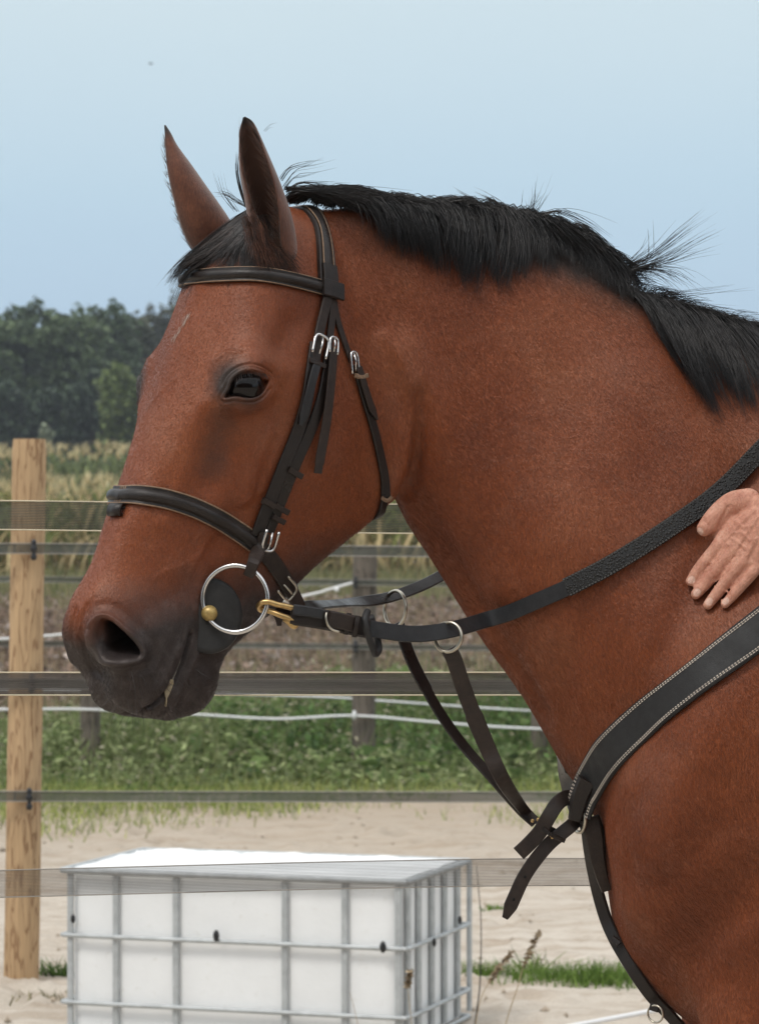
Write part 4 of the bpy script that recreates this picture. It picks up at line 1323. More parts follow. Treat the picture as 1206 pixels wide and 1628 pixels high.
# forelock: from the poll between the ears over the brow, blown to the left
FK = [
 [(396,336),(380,345),(352,366),(324,392),(302,412),(286,434)],
 [(408,334),(392,344),(362,370),(330,398),(300,422),(282,456)],
 [(418,338),(402,346),(372,374),(335,402),(300,424),(284,452)],
 [(420,336),(404,344),(378,368),(345,396),(315,415),(296,432)],
 [(424,336),(406,346),(385,370),(362,392),(345,412),(335,428)],
 [(428,338),(412,350),(398,375),(388,398),(385,418),(388,436)],
 [(432,342),(420,356),(414,380),(414,402),(420,420),(430,438)],
 [(436,348),(430,364),(432,388),(440,408),(452,424),(466,440)]]
def forelock(keys, n_clump, per, r, seed):
    g = np.random.default_rng(seed)
    keys = np.array(keys, float); m = len(keys)
    out, rr = [], []
    for c in range(n_clump):
        t0 = g.uniform(0, m - 1 - 1e-6); off = g.normal(0, 7, 2); L = g.uniform(.75, 1.08); lk = g.uniform(.5, 1.4)
        for s in range(per):
            t = np.clip(t0 + g.normal(0, .12), 0, m - 1 - 1e-6); i = min(int(t), m - 2); f = t - i
            kp = keys[i] * (1 - f) + keys[i + 1] * f
            w = np.linspace(0, 1, len(kp))[:, None]
            kp = kp[:1] + (kp - kp[:1]) * L * (1 + g.normal(0, .05)) + off * w ** 1.3 + g.normal(0, 1.6, 2) + g.normal(0, .9, kp.shape) * w
            P2 = crspline(kp, 9)
            pts = []
            for q, (u, v) in enumerate(P2):
                h = surf(u, v)
                lift = (.002 + .012 * math.sin(math.pi * min(1, q / 6.75))) * lk
                base = np.array(hp(u, v, .0))
                if h[0] is not None:
                    p = np.array(h[0]); pts.append((u, v, p[1] - lift))
                else: pts.append((u, v, base[1] + .01))
            yy = np.array([p[2] for p in pts])
            for _ in range(4): yy[1:-1] = .5 * yy[1:-1] + .25 * (yy[:-2] + yy[2:])
            out.append([np.array(at(p[0], p[1], y)) for p, y in zip(pts, yy)]); rr.append(r * g.uniform(.6, 1.2))
    return out, rr
S5, R5 = forelock(FK, 92, 26, .00040, 21)
strands_mesh('forelock', np.array(S5), np.array(R5), M_FORELOCK, horse)
# a lock standing up beside the near ear, and the fur in and around the ears
S6, R6 = [], []
g = np.random.default_rng(5)
def tuft(px, n, sp, r, w0, w1, seed, root=2.0):
    g = np.random.default_rng(seed); kp = np.array(px, float)
    for _ in range(n):
        w = np.linspace(0, 1, len(kp))[:, None]
        q = kp + g.normal(0, root, 2) + g.normal(0, sp, 2) * w
        P2 = crspline(q, 12); ww = np.linspace(w0, w1, 12) + g.normal(0, .002)
        S6.append(np.array([hpv(u, v, x) for (u, v), x in zip(P2, ww)])); R6.append(r * g.uniform(.5, 1.1))
tuft([(405,345),(392,325),(383,298),(378,270),(380,245)], 26, 3, .00040, .0, .02, 31)
tuft([(375,335),(362,318),(352,300),(345,275)], 8, 5, .0003, -.01, -.02, 32)
tuft([(395,330),(375,318),(360,308),(345,305)], 16, 5, .0003, .0, -.02, 33)
strands_mesh('forelock', np.array(S6), np.array(R6), M_FORELOCK, horse)
S6, R6 = [], []
for k_, (a_, b_) in enumerate((((402,356),(424,420)), ((412,372),(440,432)), ((425,388),(458,440)), ((438,392),(470,430)), ((395,345),(410,400)))):
    tuft([a_, ((a_[0] * 2 + b_[0]) / 3 + 2, (a_[1] * 2 + b_[1]) / 3), ((a_[0] + b_[0] * 2) / 3, (a_[1] + b_[1] * 2) / 3), b_], 110, 7, .00032, .074, .082, 60 + k_, 7.0)
strands_mesh('ear_base_hair', np.array(S6), np.array(R6), hair_material('ear_base_fur', (.030, .013, .008), (.10, .042, .024)), horse)
S7, R7 = [], []
M_EARFUR = hair_material('ear_fur', (.030, .014, .009), (.085, .040, .024))
def ear_fur(axis, n, seed, side, Lm=.013):
    g = np.random.default_rng(seed)
    pos = crspline([a[0] for a in axis], 60); par = crspline([a[1:] for a in axis], 60)
    for _ in range(n):
        i = int(g.uniform(4, 46)); wx = par[i][0]; wd = par[i][1]
        tan = pos[i + 2] - pos[i]; tan /= np.linalg.norm(tan)
        o = (np.array(HF) * .7 + np.array(HL) * .7 * side); o -= tan * (o @ tan); o /= np.linalg.norm(o)
        sdir = np.cross(tan, o)
        a = R(par[i][2]) * g.choice([-1, 1]) * g.uniform(1.0, 1.35)
        p0 = pos[i] + sdir * math.sin(a) * wx * .97 + o * math.cos(a) * wd * 1.1
        d = tan * g.uniform(.2, .9) - sdir * math.sin(a) * g.uniform(.2, .7) + o * g.uniform(-.1, .35)
        d /= np.linalg.norm(d); L = g.uniform(.005, Lm)
        S7.append(np.array([p0 + d * L * f + tan * L * .3 * f * f for f in np.linspace(0, 1, 6)])); R7.append(.00028)
ear_fur(EAR_NEAR, 800, 41, 1.0, .020)
ear_fur(EAR_FAR, 360, 42, -1.0)
strands_mesh('ear_fur', np.array(S7), np.array(R7), M_EARFUR, horse)
# lashes over the near eye, whiskers on the muzzle
S8, R8 = [], []
g = np.random.default_rng(6)
for k in range(46):
    f = g.uniform(0, 1)
    u, v = crspline([(374,603),(386,595),(400,593),(414,595),(427,598)], 50)[int(f * 49)]
    h = cast(u, v - 2)
    if h is None: continue
    p = h[0] + EYE_N * .002
    d = EYE_N * .75 + np.array([.35 * (f - .3), 0, -.45 + .2 * f]); d /= np.linalg.norm(d); L = g.uniform(.008, .016)
    S8.append(np.array([p + d * L * q + np.array([0, 0, -.004]) * q * q for q in np.linspace(0, 1, 6)])); R8.append(.00022)
for k in range(70):
    u, v = g.uniform(165, 345), g.uniform(1060, 1140)
    h = cast(u, v)
    if h is None: continue
    d = h[1] + np.array([g.normal(0, .3), 0, -.55]); d /= np.linalg.norm(d); L = g.uniform(.008, .030)
    S8.append(np.array([h[0] + d * L * q + np.array([0, 0, -.003]) * q * q for q in np.linspace(0, 1, 6)])); R8.append(.00026)
strands_mesh('whiskers', np.array(S8), np.array(R8), M_FORELOCK, horse)
# the small pale mark on the forehead
S9, R9 = [], []
for k in range(70):
    f = g.uniform(0, 1); u = 303 - 26 * f + g.normal(0, 1.4); v = 496 + 42 * f + g.normal(0, 2)
    if 0.45 < f < .6: continue
    h = cast(u, v)
    if h is None: continue
    d = np.array([-.25, -.1, -.95]) + g.normal(0, .12, 3); d -= h[1] * (d @ h[1]) * .9; d /= np.linalg.norm(d)
    S9.append(np.array([h[0] + h[1] * .0006 + d * .007 * q for q in np.linspace(0, 1, 4)])); R9.append(.00020)
strands_mesh('pale_mark', np.array(S9), np.array(R9), simple('pale_hair', (.40, .31, .26), .6), horse)
# foam at the corner of the mouth
M_FOAM = simple('dried_foam', (.30, .24, .155), .75, noise=(200, .4), bump=.001)
M_FOAM2 = simple('pale_foam', (.26, .23, .19), .6, noise=(300, .4), bump=.001)
P, N = on_skin([(288,1046),(282,1062),(276,1078),(271,1092)], 24, .0012, 1)
strap('mouth_foam', P, N, rect_profile(.0016, .0010), M_FOAM2, horse, 24, lambda f: .5 + .9 * f)
P, N = on_skin([(272,1080),(268,1092),(265,1106),(262,1122)], 24, .0016, 1)
strap('mouth_foam', P, N, rect_profile(.0085, .0030, .4), M_FOAM, horse, 24, lambda f: .35 + .75 * math.sin(math.pi * min(1, f * 1.25 + .08)) if f < .72 else max(.15, .5 - f * .4))

# short coat lying along the body, as fine curves
def coat_hair(n, seed):
    g = np.random.default_rng(seed)
    me = body_me
    nf = len(me.polygons)
    ctr = face_c(me); ar = np.empty(nf); me.polygons.foreach_get('area', ar)
    nr = np.empty(nf * 3); me.polygons.foreach_get('normal', nr); nr = nr.reshape(-1, 3)
    tocam = np.array(CAM) - ctr; tocam /= np.linalg.norm(tocam, axis=1)[:, None]
    ok = ((nr * tocam).sum(1) > -.15) & (ctr[:, 0] < .62) & (ctr[:, 2] > .68)
    w = ar * ok; w /= w.sum()
    idx = g.choice(nf, n, p=w)
    N = nr[idx]
    a = np.cross(N, [0.3, .2, .9]); a /= np.linalg.norm(a, axis=1)[:, None]; b = np.cross(N, a)
    s = np.sqrt(ar[idx])[:, None]
    P = ctr[idx] + a * s * g.uniform(-.6, .6, (n, 1)) + b * s * g.uniform(-.6, .6, (n, 1))
    # flow: down the face towards the lips, backwards and down on neck and shoulder
    head_ax = np.array(HF) * .50 + np.array([0, 0, -.86])
    k = smoothstep(-.02, .06, P[:, 0] - (P[:, 2] - 1.6) * .25)[:, None]
    cheek = smoothstep(-.12, -.02, P[:, 0])[:, None] * (1 - k)
    D = (1 - k) * (head_ax * (1 - .7 * cheek) + np.array([.75, 0, -.5]) * cheek) + k * np.array([.45, 0, -.88])
    fl = fbm(P[:, 0] * 9 + 50, P[:, 2] * 9, 500, 3)[:, None] - .5
    D = D + fl * np.array([1.1, 0, .5]) + g.normal(0, .16, (n, 3))
    D -= N * (D * N).sum(1)[:, None]; D /= np.linalg.norm(D, axis=1)[:, None]
    L = g.uniform(.0035, .0075, (n, 1)) * (1 - .55 * smoothstep(.05, -.15, P[:, 0])[:, None])
    near_eye = np.linalg.norm(P - EYE_P, axis=1) < .036
    near_nos = np.linalg.norm(P - NOS_P, axis=1) < .034
    keep = ~(near_eye | near_nos)
    P, N, D, L = P[keep], N[keep], D[keep], L[keep]; n = len(P)
    pts = np.stack([P - N * .0004, P + D * L * .5 + N * L * .10, P + D * L + N * L * .06], 1)
    cu = bpy.data.hair_curves.new('coat_hair')
    cu.add_curves([3] * n)
    cu.position_data.foreach_set('vector', pts.reshape(-1).astype(np.float32))
    rad = np.tile(np.array([.00013, .00011, .00004]), n).astype(np.float32)
    ra = cu.attributes.get('radius') or cu.attributes.new('radius', 'FLOAT', 'POINT')
    ra.data.foreach_set('value', rad)
    # coat masks from the nearest skin vertex of the sampled face
    vi = np.array([me.polygons[int(i)].vertices[0] for i in idx[keep]])
    at_c = cu.attributes.new('coat', 'FLOAT_COLOR', 'CURVE')
    at_c.data.foreach_set('color', cc[vi].astype(np.float32).reshape(-1))
    tn = np.exp(g.normal(0, .17, n)).astype(np.float32)
    at_t = cu.attributes.new('strand_tone', 'FLOAT', 'CURVE'); at_t.data.foreach_set('value', tn)
    o = bpy.data.objects.new('coat_hair', cu); col.objects.link(o)
    m = M_COAT.copy(); m.name = 'bay_coat_hair'
    nt = m.node_tree; b_ = nt.nodes['Principled BSDF']
    for l_ in list(b_.inputs['Normal'].links): nt.links.remove(l_)
    src = b_.inputs['Base Color'].links[0].from_socket
    at_ = nt.nodes.new('ShaderNodeAttribute'); at_.attribute_name = 'strand_tone'
    mx = nt.nodes.new('ShaderNodeMixRGB'); mx.blend_type = 'MULTIPLY'; mx.inputs[0].default_value = 1.0
    nt.links.new(src, mx.inputs[1]); nt.links.new(at_.outputs['Fac'], mx.inputs[2]); nt.links.new(mx.outputs[0], b_.inputs['Base Color'])
    for l_ in list(b_.inputs['Roughness'].links): nt.links.remove(l_)
    b_.inputs['Roughness'].default_value = .34; b_.inputs['Specular IOR Level'].default_value = .62
    cu.materials.append(m)
    o.parent = horse; o['kind'] = 'stuff'
    return o
coat_hair(360000, 808)

# ================================================================== SETTING
def rise(y): return 1.3 * smoothstep(82, 112, y)
def fast_mesh(name, V_, F, mat, kind=None, colors=None, smooth=False):
    V_ = np.asarray(V_, float); F = np.asarray(F)
    me = bpy.data.meshes.new(name)
    me.vertices.add(len(V_)); me.vertices.foreach_set('co', V_.reshape(-1))
    k = F.shape[1]
    me.loops.add(F.size); me.loops.foreach_set('vertex_index', F.reshape(-1).astype(np.int32))
    me.polygons.add(len(F)); me.polygons.foreach_set('loop_start', (np.arange(len(F)) * k).astype(np.int32)); me.polygons.foreach_set('loop_total', np.full(len(F), k, np.int32))
    if smooth: me.polygons.foreach_set('use_smooth', np.ones(len(F), bool))
    if colors is not None:
        ca = me.color_attributes.new('tone', 'FLOAT_COLOR', 'POINT')
        c = np.ones((len(V_), 4)); c[:, :3] = colors
        ca.data.foreach_set('color', c.reshape(-1))
    me.update(calc_edges=True)
    if mat: me.materials.append(mat)
    o = bpy.data.objects.new(name, me); col.objects.link(o)
    if kind: o['kind'] = kind
    return o
def sheet(name, xs, ys, zf, mat, kind='structure'):
    X, Yg = np.meshgrid(xs, ys)
    Z = zf(X, Yg)
    V_ = np.stack([X, Yg, Z], -1).reshape(-1, 3)
    nx, ny = len(xs), len(ys)
    i = np.arange(ny - 1)[:, None] * nx + np.arange(nx - 1)[None, :]
    F = np.stack([i, i + 1, i + 1 + nx, i + nx], -1).reshape(-1, 4)
    return fast_mesh(name, V_, F, mat, kind, None, True)

def ground_material():
    t = NT('field_soil')
    o = t.coord()
    n1, n2 = t.noise(o, .35, 5, .6), t.noise(o, 9, 6, .7)
    c = t.mix(n1, (.13, .11, .06), (.16, .12, .075))
    c = t.mix(t.ramp(n2, [(.4, (0, 0, 0)), (.7, (1, 1, 1))]), c, (.20, .155, .11))
    return t.set(Base_Color=c, Roughness=.95, Specular_IOR_Level=.15, Normal=t.bump(n2, .08, .8))
def sand_material():
    t = NT('pale_sand')
    o = t.coord()
    n1, n2, n3 = t.noise(o, .7, 5, .6), t.noise(o, 7, 6, .7), t.noise(o, 160, 4, .7)
    streak = t.noise(t.coord((1.2, 7.0, 1)), 1.3, 5, .65)
    c = t.ramp(n1, [(.3, (.48, .42, .35)), (.7, (.60, .54, .465))])
    c = t.mix(t.ramp(streak, [(.46, (0, 0, 0)), (.66, (.75, .75, .75))]), c, (.36, .285, .215))
    c = t.mix(t.ramp(n2, [(.58, (0, 0, 0)), (.74, (.5, .5, .5))]), c, (.31, .24, .175))
    c = t.mix(.5, c, t.ramp(n3, [(.3, (.72, .72, .72)), (.7, (1.2, 1.2, 1.2))]), 'MULTIPLY')
    sy = t.node('ShaderNodeSeparateXYZ', {0: o})
    yy = t.node('ShaderNodeMath', {0: n1, 1: 5.0, 2: -2.5}, operation='MULTIPLY_ADD')
    ys = t.node('ShaderNodeMath', {0: sy.outputs[1], 1: yy.outputs[0]}, operation='ADD')
    mr = t.node('ShaderNodeMapRange', {0: ys.outputs[0], 1: 13.0, 2: 17.0, 3: 0.0, 4: .8})
    c = t.mix(mr.outputs[0], c, t.mix(n2, (.30, .235, .17), (.42, .345, .265)))
    return t.set(Base_Color=c, Roughness=.97, Specular_IOR_Level=.1, Normal=t.bump(n3, .006, .6, t.bump(n2, .035, .7)))
M_SOIL, M_SAND = ground_material(), sand_material()
# the ground runs to the horizon
gy = np.concatenate([np.linspace(-80, 15, 20), np.linspace(18, 120, 60), np.linspace(130, 1600, 30)])
sheet('ground', np.linspace(-900, 900, 90), gy, lambda x, y: rise(y) - .03, M_SOIL)
def sand_z(x, y):
    z = .05 * (fbm(x * 1.3, y * 1.3, 3, 3) - .5) + .045 * (fbm(x * 5, y * 6, 8, 4, .65) - .5) + .024 * (fbm(x * 22, y * 26, 15, 3, .6) - .5)
    return z
pg = np.random.default_rng(91)
PITS = np.stack([pg.uniform(-4.5, 4.5, 420), pg.uniform(6, 18, 420), pg.uniform(.05, .10, 420)], 1)
def sand_full(x, y):
    z = sand_z(x, y)
    for px_, py_, r_ in PITS:
        m = (np.abs(x - px_) < .4) & (np.abs(y - py_) < .4)
        if not m.any(): continue
        d = np.hypot(x[m] - px_, y[m] - py_) / r_
        z[m] += -.038 * np.exp(-d ** 2) + .022 * np.exp(-((d - 1.3) / .4) ** 2)
    return z + .004
sheet('sand_paddock', np.linspace(-4, 4, 270), np.linspace(6.0, 18.3, 360), sand_full, M_SAND)
sheet('sand_paddock_near', np.linspace(-14, 14, 160), np.linspace(-8, 6.0, 90), lambda x, y: sand_z(x, y) + .004, M_SAND)
for nm, xa, xb in (('sand_paddock_left', -20, -4), ('sand_paddock_right', 4, 20)):
    sheet(nm, np.linspace(xa, xb, 90), np.linspace(6.0, 18.3, 90), lambda x, y: sand_z(x, y) + .004, M_SAND)

# clods and small stones lying about
gk = np.random.default_rng(303)
nk = 900
cp = np.stack([gk.uniform(-3.2, 3.2, nk), gk.uniform(8.6, 17.5, nk)], 1)
cr_ = gk.uniform(.004, .018, nk) ** 1.0
oct_v = np.array([(1, 0, 0), (0, 1, 0), (-1, 0, 0), (0, -1, 0), (0, 0, .8), (.7, .7, -.3), (-.7, .6, -.3), (0, -.9, -.35)], float)
oct_f = np.array([(0, 1, 4), (1, 2, 4), (2, 3, 4), (3, 0, 4), (1, 0, 5), (2, 1, 6), (0, 3, 7), (3, 2, 7)])
cz = sand_full(cp[:, 0].copy(), cp[:, 1].copy())
cv = (oct_v[None] * cr_[:, None, None] * gk.uniform(.6, 1.4, (nk, 8, 3))) + np.stack([cp[:, 0], cp[:, 1], cz], 1)[:, None]
cfc = (oct_f[None] + (np.arange(nk) * 8)[:, None, None]).reshape(-1, 3)
tag(fast_mesh('clods', cv.reshape(-1, 3), cfc, simple('dry_clod', (.34, .28, .215), .95, noise=(30, .4))), 'small dry clods and stones strewn over the sand', 'stones', kind='stuff')

# ---------------------------------------------------------------- low vegetation
def foliage_material(name, rough=.6, trans=.35):
    t = NT(name)
    a = t.node('ShaderNodeAttribute', attribute_name='tone')
    t.set(Base_Color=a.outputs['Color'], Roughness=rough, Specular_IOR_Level=.25)
    tr = t.node('ShaderNodeBsdfTranslucent', {'Color': a.outputs['Color']})
    mx = t.node('ShaderNodeMixShader', {0: trans, 1: t.b.outputs[0], 2: tr.outputs[0]})
    t.l.new(mx.outputs[0], t.n['Material Output'].inputs['Surface'])
    return t.m
M_FOL = foliage_material('foliage')
def blades(P, H, W, lean, c0, c1, g, cvar=.25, seg=3, curl=.35):
    """P (n,3) roots; grass-like blades; returns verts, faces, colours"""
    n = len(P)
    az = g.uniform(0, 2 * math.pi, n); ln = g.normal(0, lean, n)
    dirx, diry = np.cos(az), np.sin(az)
    fa = g.uniform(0, 2 * math.pi, n)
    wx, wy = np.cos(fa), np.sin(fa)
    f = np.linspace(0, 1, seg + 1)
    V_ = np.zeros((n, seg + 1, 2, 3))
    for i, q in enumerate(f):
        off = (ln + curl * g.uniform(.2, 1.0, n) * q) * q * H
        x, y, z = P[:, 0] + dirx * off, P[:, 1] + diry * off, P[:, 2] + H * q * (1 - .12 * np.abs(ln) * q)
        w = W * (1 - .92 * q ** 1.5) * .5
        V_[:, i, 0] = np.stack([x - wx * w, y - wy * w, z], 1)
        V_[:, i, 1] = np.stack([x + wx * w, y + wy * w, z], 1)
    base = (np.arange(n) * (seg + 1) * 2)[:, None]
    F = np.concatenate([np.stack([base[:, 0] + 2 * i, base[:, 0] + 2 * i + 1, base[:, 0] + 2 * i + 3, base[:, 0] + 2 * i + 2], 1) for i in range(seg)])
    k = g.uniform(0, 1, n)[:, None]
    C = (np.array(c0) * (1 - k) + np.array(c1) * k) * (1 + g.normal(0, cvar, (n, 1)))
    C = np.clip(C, .004, .9)
    return V_.reshape(-1, 3), F, np.repeat(C, (seg + 1) * 2, axis=0)
def leaves(P, size, c0, c1, g, cvar=.3, up=.3, long=1.5):
    """P (n,3) centres; folded diamond leaves with random attitude"""
    n = len(P)
    a = g.normal(0, 1, (n, 3)); a[:, 2] *= .6; a /= np.linalg.norm(a, axis=1)[:, None]
    nn = g.normal(0, 1, (n, 3)); nn[:, 2] = np.abs(nn[:, 2]) + up
    b = np.cross(a, nn); b /= np.linalg.norm(b, axis=1)[:, None] + 1e-9
    s = (size * g.uniform(.6, 1.4, n))[:, None] if np.isscalar(size) else (size * g.uniform(.6, 1.4, n))[:, None]
    droop = np.array([0, 0, -.15]) * s
    V_ = np.stack([P - a * s * long * .5, P + b * s * .45, P + a * s * long * .5 + droop, P - b * s * .45], 1)
    F = np.arange(n * 4).reshape(n, 4)
    k = g.uniform(0, 1, n)[:, None]
    C = np.clip((np.array(c0) * (1 - k) + np.array(c1) * k) * (1 + g.normal(0, cvar, (n, 1))), .004, .9)
    return V_.reshape(-1, 3), F, np.repeat(C, 4, axis=0)
def joined(name, parts, mat, kind=None):
    Vs, Fs, Cs, off = [], [], [], 0
    for V_, F, C in parts:
        Vs.append(V_); Fs.append(F + off); Cs.append(C); off += len(V_)
    return fast_mesh(name, np.concatenate(Vs), np.concatenate(Fs), mat, kind, np.concatenate(Cs))
g = np.random.default_rng(101)
def scatter(n, x0, x1, y0, y1, dens=None):
    P = np.stack([g.uniform(x0, x1, n), g.uniform(y0, y1, n), np.zeros(n)], 1)
    if dens is not None:
        P = P[g.uniform(0, 1, n) < dens(P[:, 0], P[:, 1])]
    return P
# grass verge between sand and weeds
P = scatter(64000, -5, 5, 15.2, 19.4, lambda x, y: np.clip(smoothstep(15.6, 18.2, y + 2.4 * (fbm(x * 1.1, y * .8, 40, 3) - .5)) ** 1.5 * (fbm(x * 1.7, y * 1.7, 41, 4) * 4.0 - .95), 0, 1))
vb = blades(P, g.uniform(.03, .10, len(P)) * (.5 + fbm(P[:, 0] * 2, P[:, 1] * 2, 44, 3)), g.uniform(.004, .009, len(P)), .6, (.14, .21, .042), (.40, .41, .14), g, seg=2)
tag(joined('grass_verge', [vb], M_FOL), 'ragged yellow-green grass strip along the far edge of the sand', 'grass', kind='stuff')
# weeds: nettles, docks and tall grass
top = lambda x, y: (.08 + .66 * fbm(x * .9, y * .7, 50, 4) ** 1.2) * smoothstep(17.9, 19.2, y)
P = scatter(78000, -6, 6, 18.0, 21.8)
H = top(P[:, 0], P[:, 1]); P[:, 2] = H * g.uniform(.05, 1.0, len(P)) ** .7
pat = fbm(P[:, 0] * .5 + 3, P[:, 1] * .4, 55, 3)
dark = pat > .53
w1 = leaves(P[dark], .034, (.050, .100, .028), (.150, .240, .070), g)
w2 = leaves(P[~dark], .022, (.140, .195, .062), (.360, .405, .200), g, long=2.8)
P = scatter(26000, -6, 6, 17.9, 21.8, lambda x, y: np.clip(fbm(x * .9, y * .9, 57, 3) * 2.4 - .55, 0, 1))
H = top(P[:, 0], P[:, 1]) * g.uniform(.7, 1.5, len(P)) + .09
w3 = blades(P, H, np.full(len(P), .007), .16, (.10, .15, .045), (.30, .31, .15), g, seg=2)
P = scatter(5200, -6, 6, 18.2, 21.8)
P[:, 2] = top(P[:, 0], P[:, 1]) * g.uniform(.85, 1.3, len(P))
pd = scatter(5000, -6, 6, 18.3, 21.6, lambda x, y: (fbm(x * 1.3, y * 1.3, 71, 3) > .58) * 1.0)
pd[:, 2] = top(pd[:, 0], pd[:, 1]) * g.uniform(.2, 1.0, len(pd))
w5 = leaves(pd, .060, (.060, .110, .030), (.170, .240, .075), g, long=2.0)
w4 = leaves(P, .016, (.30, .27, .17), (.46, .43, .32), g, long=2.2)
tag(joined('weeds', [w1, w2, w3, w4, w5], M_FOL), 'bank of green weeds and nettles behind the sand paddock', 'weeds', kind='stuff')
# brown faded growth beyond
P = scatter(46000, -9, 9, 21.4, 47.0)
H = (.16 + .50 * fbm(P[:, 0] * .7, P[:, 1] * .35, 60, 4)); P[:, 2] = H * g.uniform(0, 1, len(P))
b1 = leaves(P, .045, (.120, .078, .056), (.30, .215, .165), g, cvar=.4)
P = scatter(7000, -9, 9, 21.4, 47.0); P[:, 2] = (.16 + .50 * fbm(P[:, 0] * .7, P[:, 1] * .35, 60, 4)) * g.uniform(.5, 1.1, len(P))
b2 = leaves(P, .042, (.30, .24, .21), (.42, .35, .31), g)
P = scatter(9000, -9, 9, 21.4, 47.0)
b3 = blades(P, g.uniform(.25, .75, len(P)), np.full(len(P), .013), .2, (.17, .115, .075), (.34, .27, .17), g)
tag(joined('dry_growth', [b1, b2, b3], M_FOL), 'brown dry growth of the fallow strip between weeds and maize', 'undergrowth', kind='stuff')
P = scatter(20000, -14, 14, 46.5, 71.0)
b4 = blades(P, g.uniform(.15, .55, len(P)), np.full(len(P), .035), .25, (.11, .135, .05), (.30, .27, .13), g, seg=2)
tag(joined('pale_grass', [b4], M_FOL), 'pale grass strip at the foot of the maize', 'grass', kind='stuff')

# ---------------------------------------------------------------- maize
def maize(xs, ys, zf, hh, g, nl=9, lw=.075, ll=.72, dry=.45, green=((.105, .140, .034), (.28, .30, .095)), tan=((.46, .35, .17), (.66, .53, .29)), tass=((.55, .45, .24), (.72, .62, .38)), tn=5):
    parts = []
    n = len(xs)
    h = hh * g.uniform(.86, 1.08, n)
    base = np.stack([xs, ys, zf(xs, ys)], 1)
    parts.append(blades(base, h, np.full(n, .05), .03, green[0], green[1], g, seg=2, curl=.03))
    # arched leaves
    m = n * nl
    i = np.repeat(np.arange(n), nl)
    fr = np.tile(np.linspace(.10, .90, nl), n) + g.normal(0, .03, m)
    az = g.uniform(0, 2 * math.pi, m)
    L = ll * g.uniform(.7, 1.2, m)
    up = g.uniform(.35, .9, m)
    seg = 4
    V_ = np.zeros((m, seg + 1, 2, 3))
    for k in range(seg + 1):
        q = k / seg
        r = L * (q * .85)
        z = base[i, 2] + h[i] * fr + L * (up * q - (up + .75) * q * q * .95)
        z = np.maximum(z, base[i, 2] + .02)
        cx, cy = base[i, 0] + np.cos(az) * r, base[i, 1] + np.sin(az) * r
        w = lw * (.45 + 1.0 * q) * (1 - q ** 2.2) * .5 + .004
        tw = az + math.pi / 2 + g.normal(0, .15, m)
        V_[:, k, 0] = np.stack([cx - np.cos(tw) * w, cy - np.sin(tw) * w, z + w * .4], 1)
        V_[:, k, 1] = np.stack([cx + np.cos(tw) * w, cy + np.sin(tw) * w, z - w * .2], 1)
    b = np.arange(m) * (seg + 1) * 2
    F = np.concatenate([np.stack([b + 2 * k, b + 2 * k + 1, b + 2 * k + 3, b + 2 * k + 2], 1) for k in range(seg)])
    kk = g.uniform(0, 1, (m, 1))
    Cg = np.array(green[0]) * (1 - kk) + np.array(green[1]) * kk
    Ct = np.array(tan[0]) * (1 - kk) + np.array(tan[1]) * kk
    isd = (g.uniform(0, 1, m) < dry * (1.35 - fr * 1.25))[:, None]
    C = np.where(isd, Ct, Cg) * (1 + g.normal(0, .2, (m, 1)))
    parts.append((V_.reshape(-1, 3), F, np.repeat(np.clip(C, .01, .8), (seg + 1) * 2, axis=0)))
    tp = np.repeat(base + np.stack([np.zeros(n), np.zeros(n), h], 1), tn, axis=0) - np.array([0, 0, .06])
    parts.append(blades(tp, g.uniform(.18, .34, len(tp)), np.full(len(tp), lw * .42), .35, tass[0], tass[1], g, seg=2, curl=.4))
    return parts
xs = np.arange(-14, 14, .17); rows = np.arange(70, 73.6, .75)
X, Yg = np.meshgrid(xs, rows); X = X.ravel() + g.normal(0, .05, X.size); Yg = Yg.ravel() + g.normal(0, .09, Yg.size)
tag(joined('maize_field', maize(X, Yg, lambda x, y: x * 0, 2.02, g, 9, .085, .80, .85, tn=10), M_FOL), 'near block of ripening maize with tan tassels and dry lower leaves', 'maize', kind='stuff')
xs = np.arange(-24, 24, .26); rows = np.arange(110, 113.8, .8)
X, Yg = np.meshgrid(xs, rows); X = X.ravel() + g.normal(0, .08, X.size); Yg = Yg.ravel() + g.normal(0, .1, Yg.size)
tag(joined('maize_field', maize(X, Yg, lambda x, y: rise(y), 2.18, g, 8, .12, .8, .18, ((.095, .130, .045), (.20, .235, .090)), tn=12), M_FOL), 'farther greener block of maize in front of the trees', 'maize', kind='stuff')

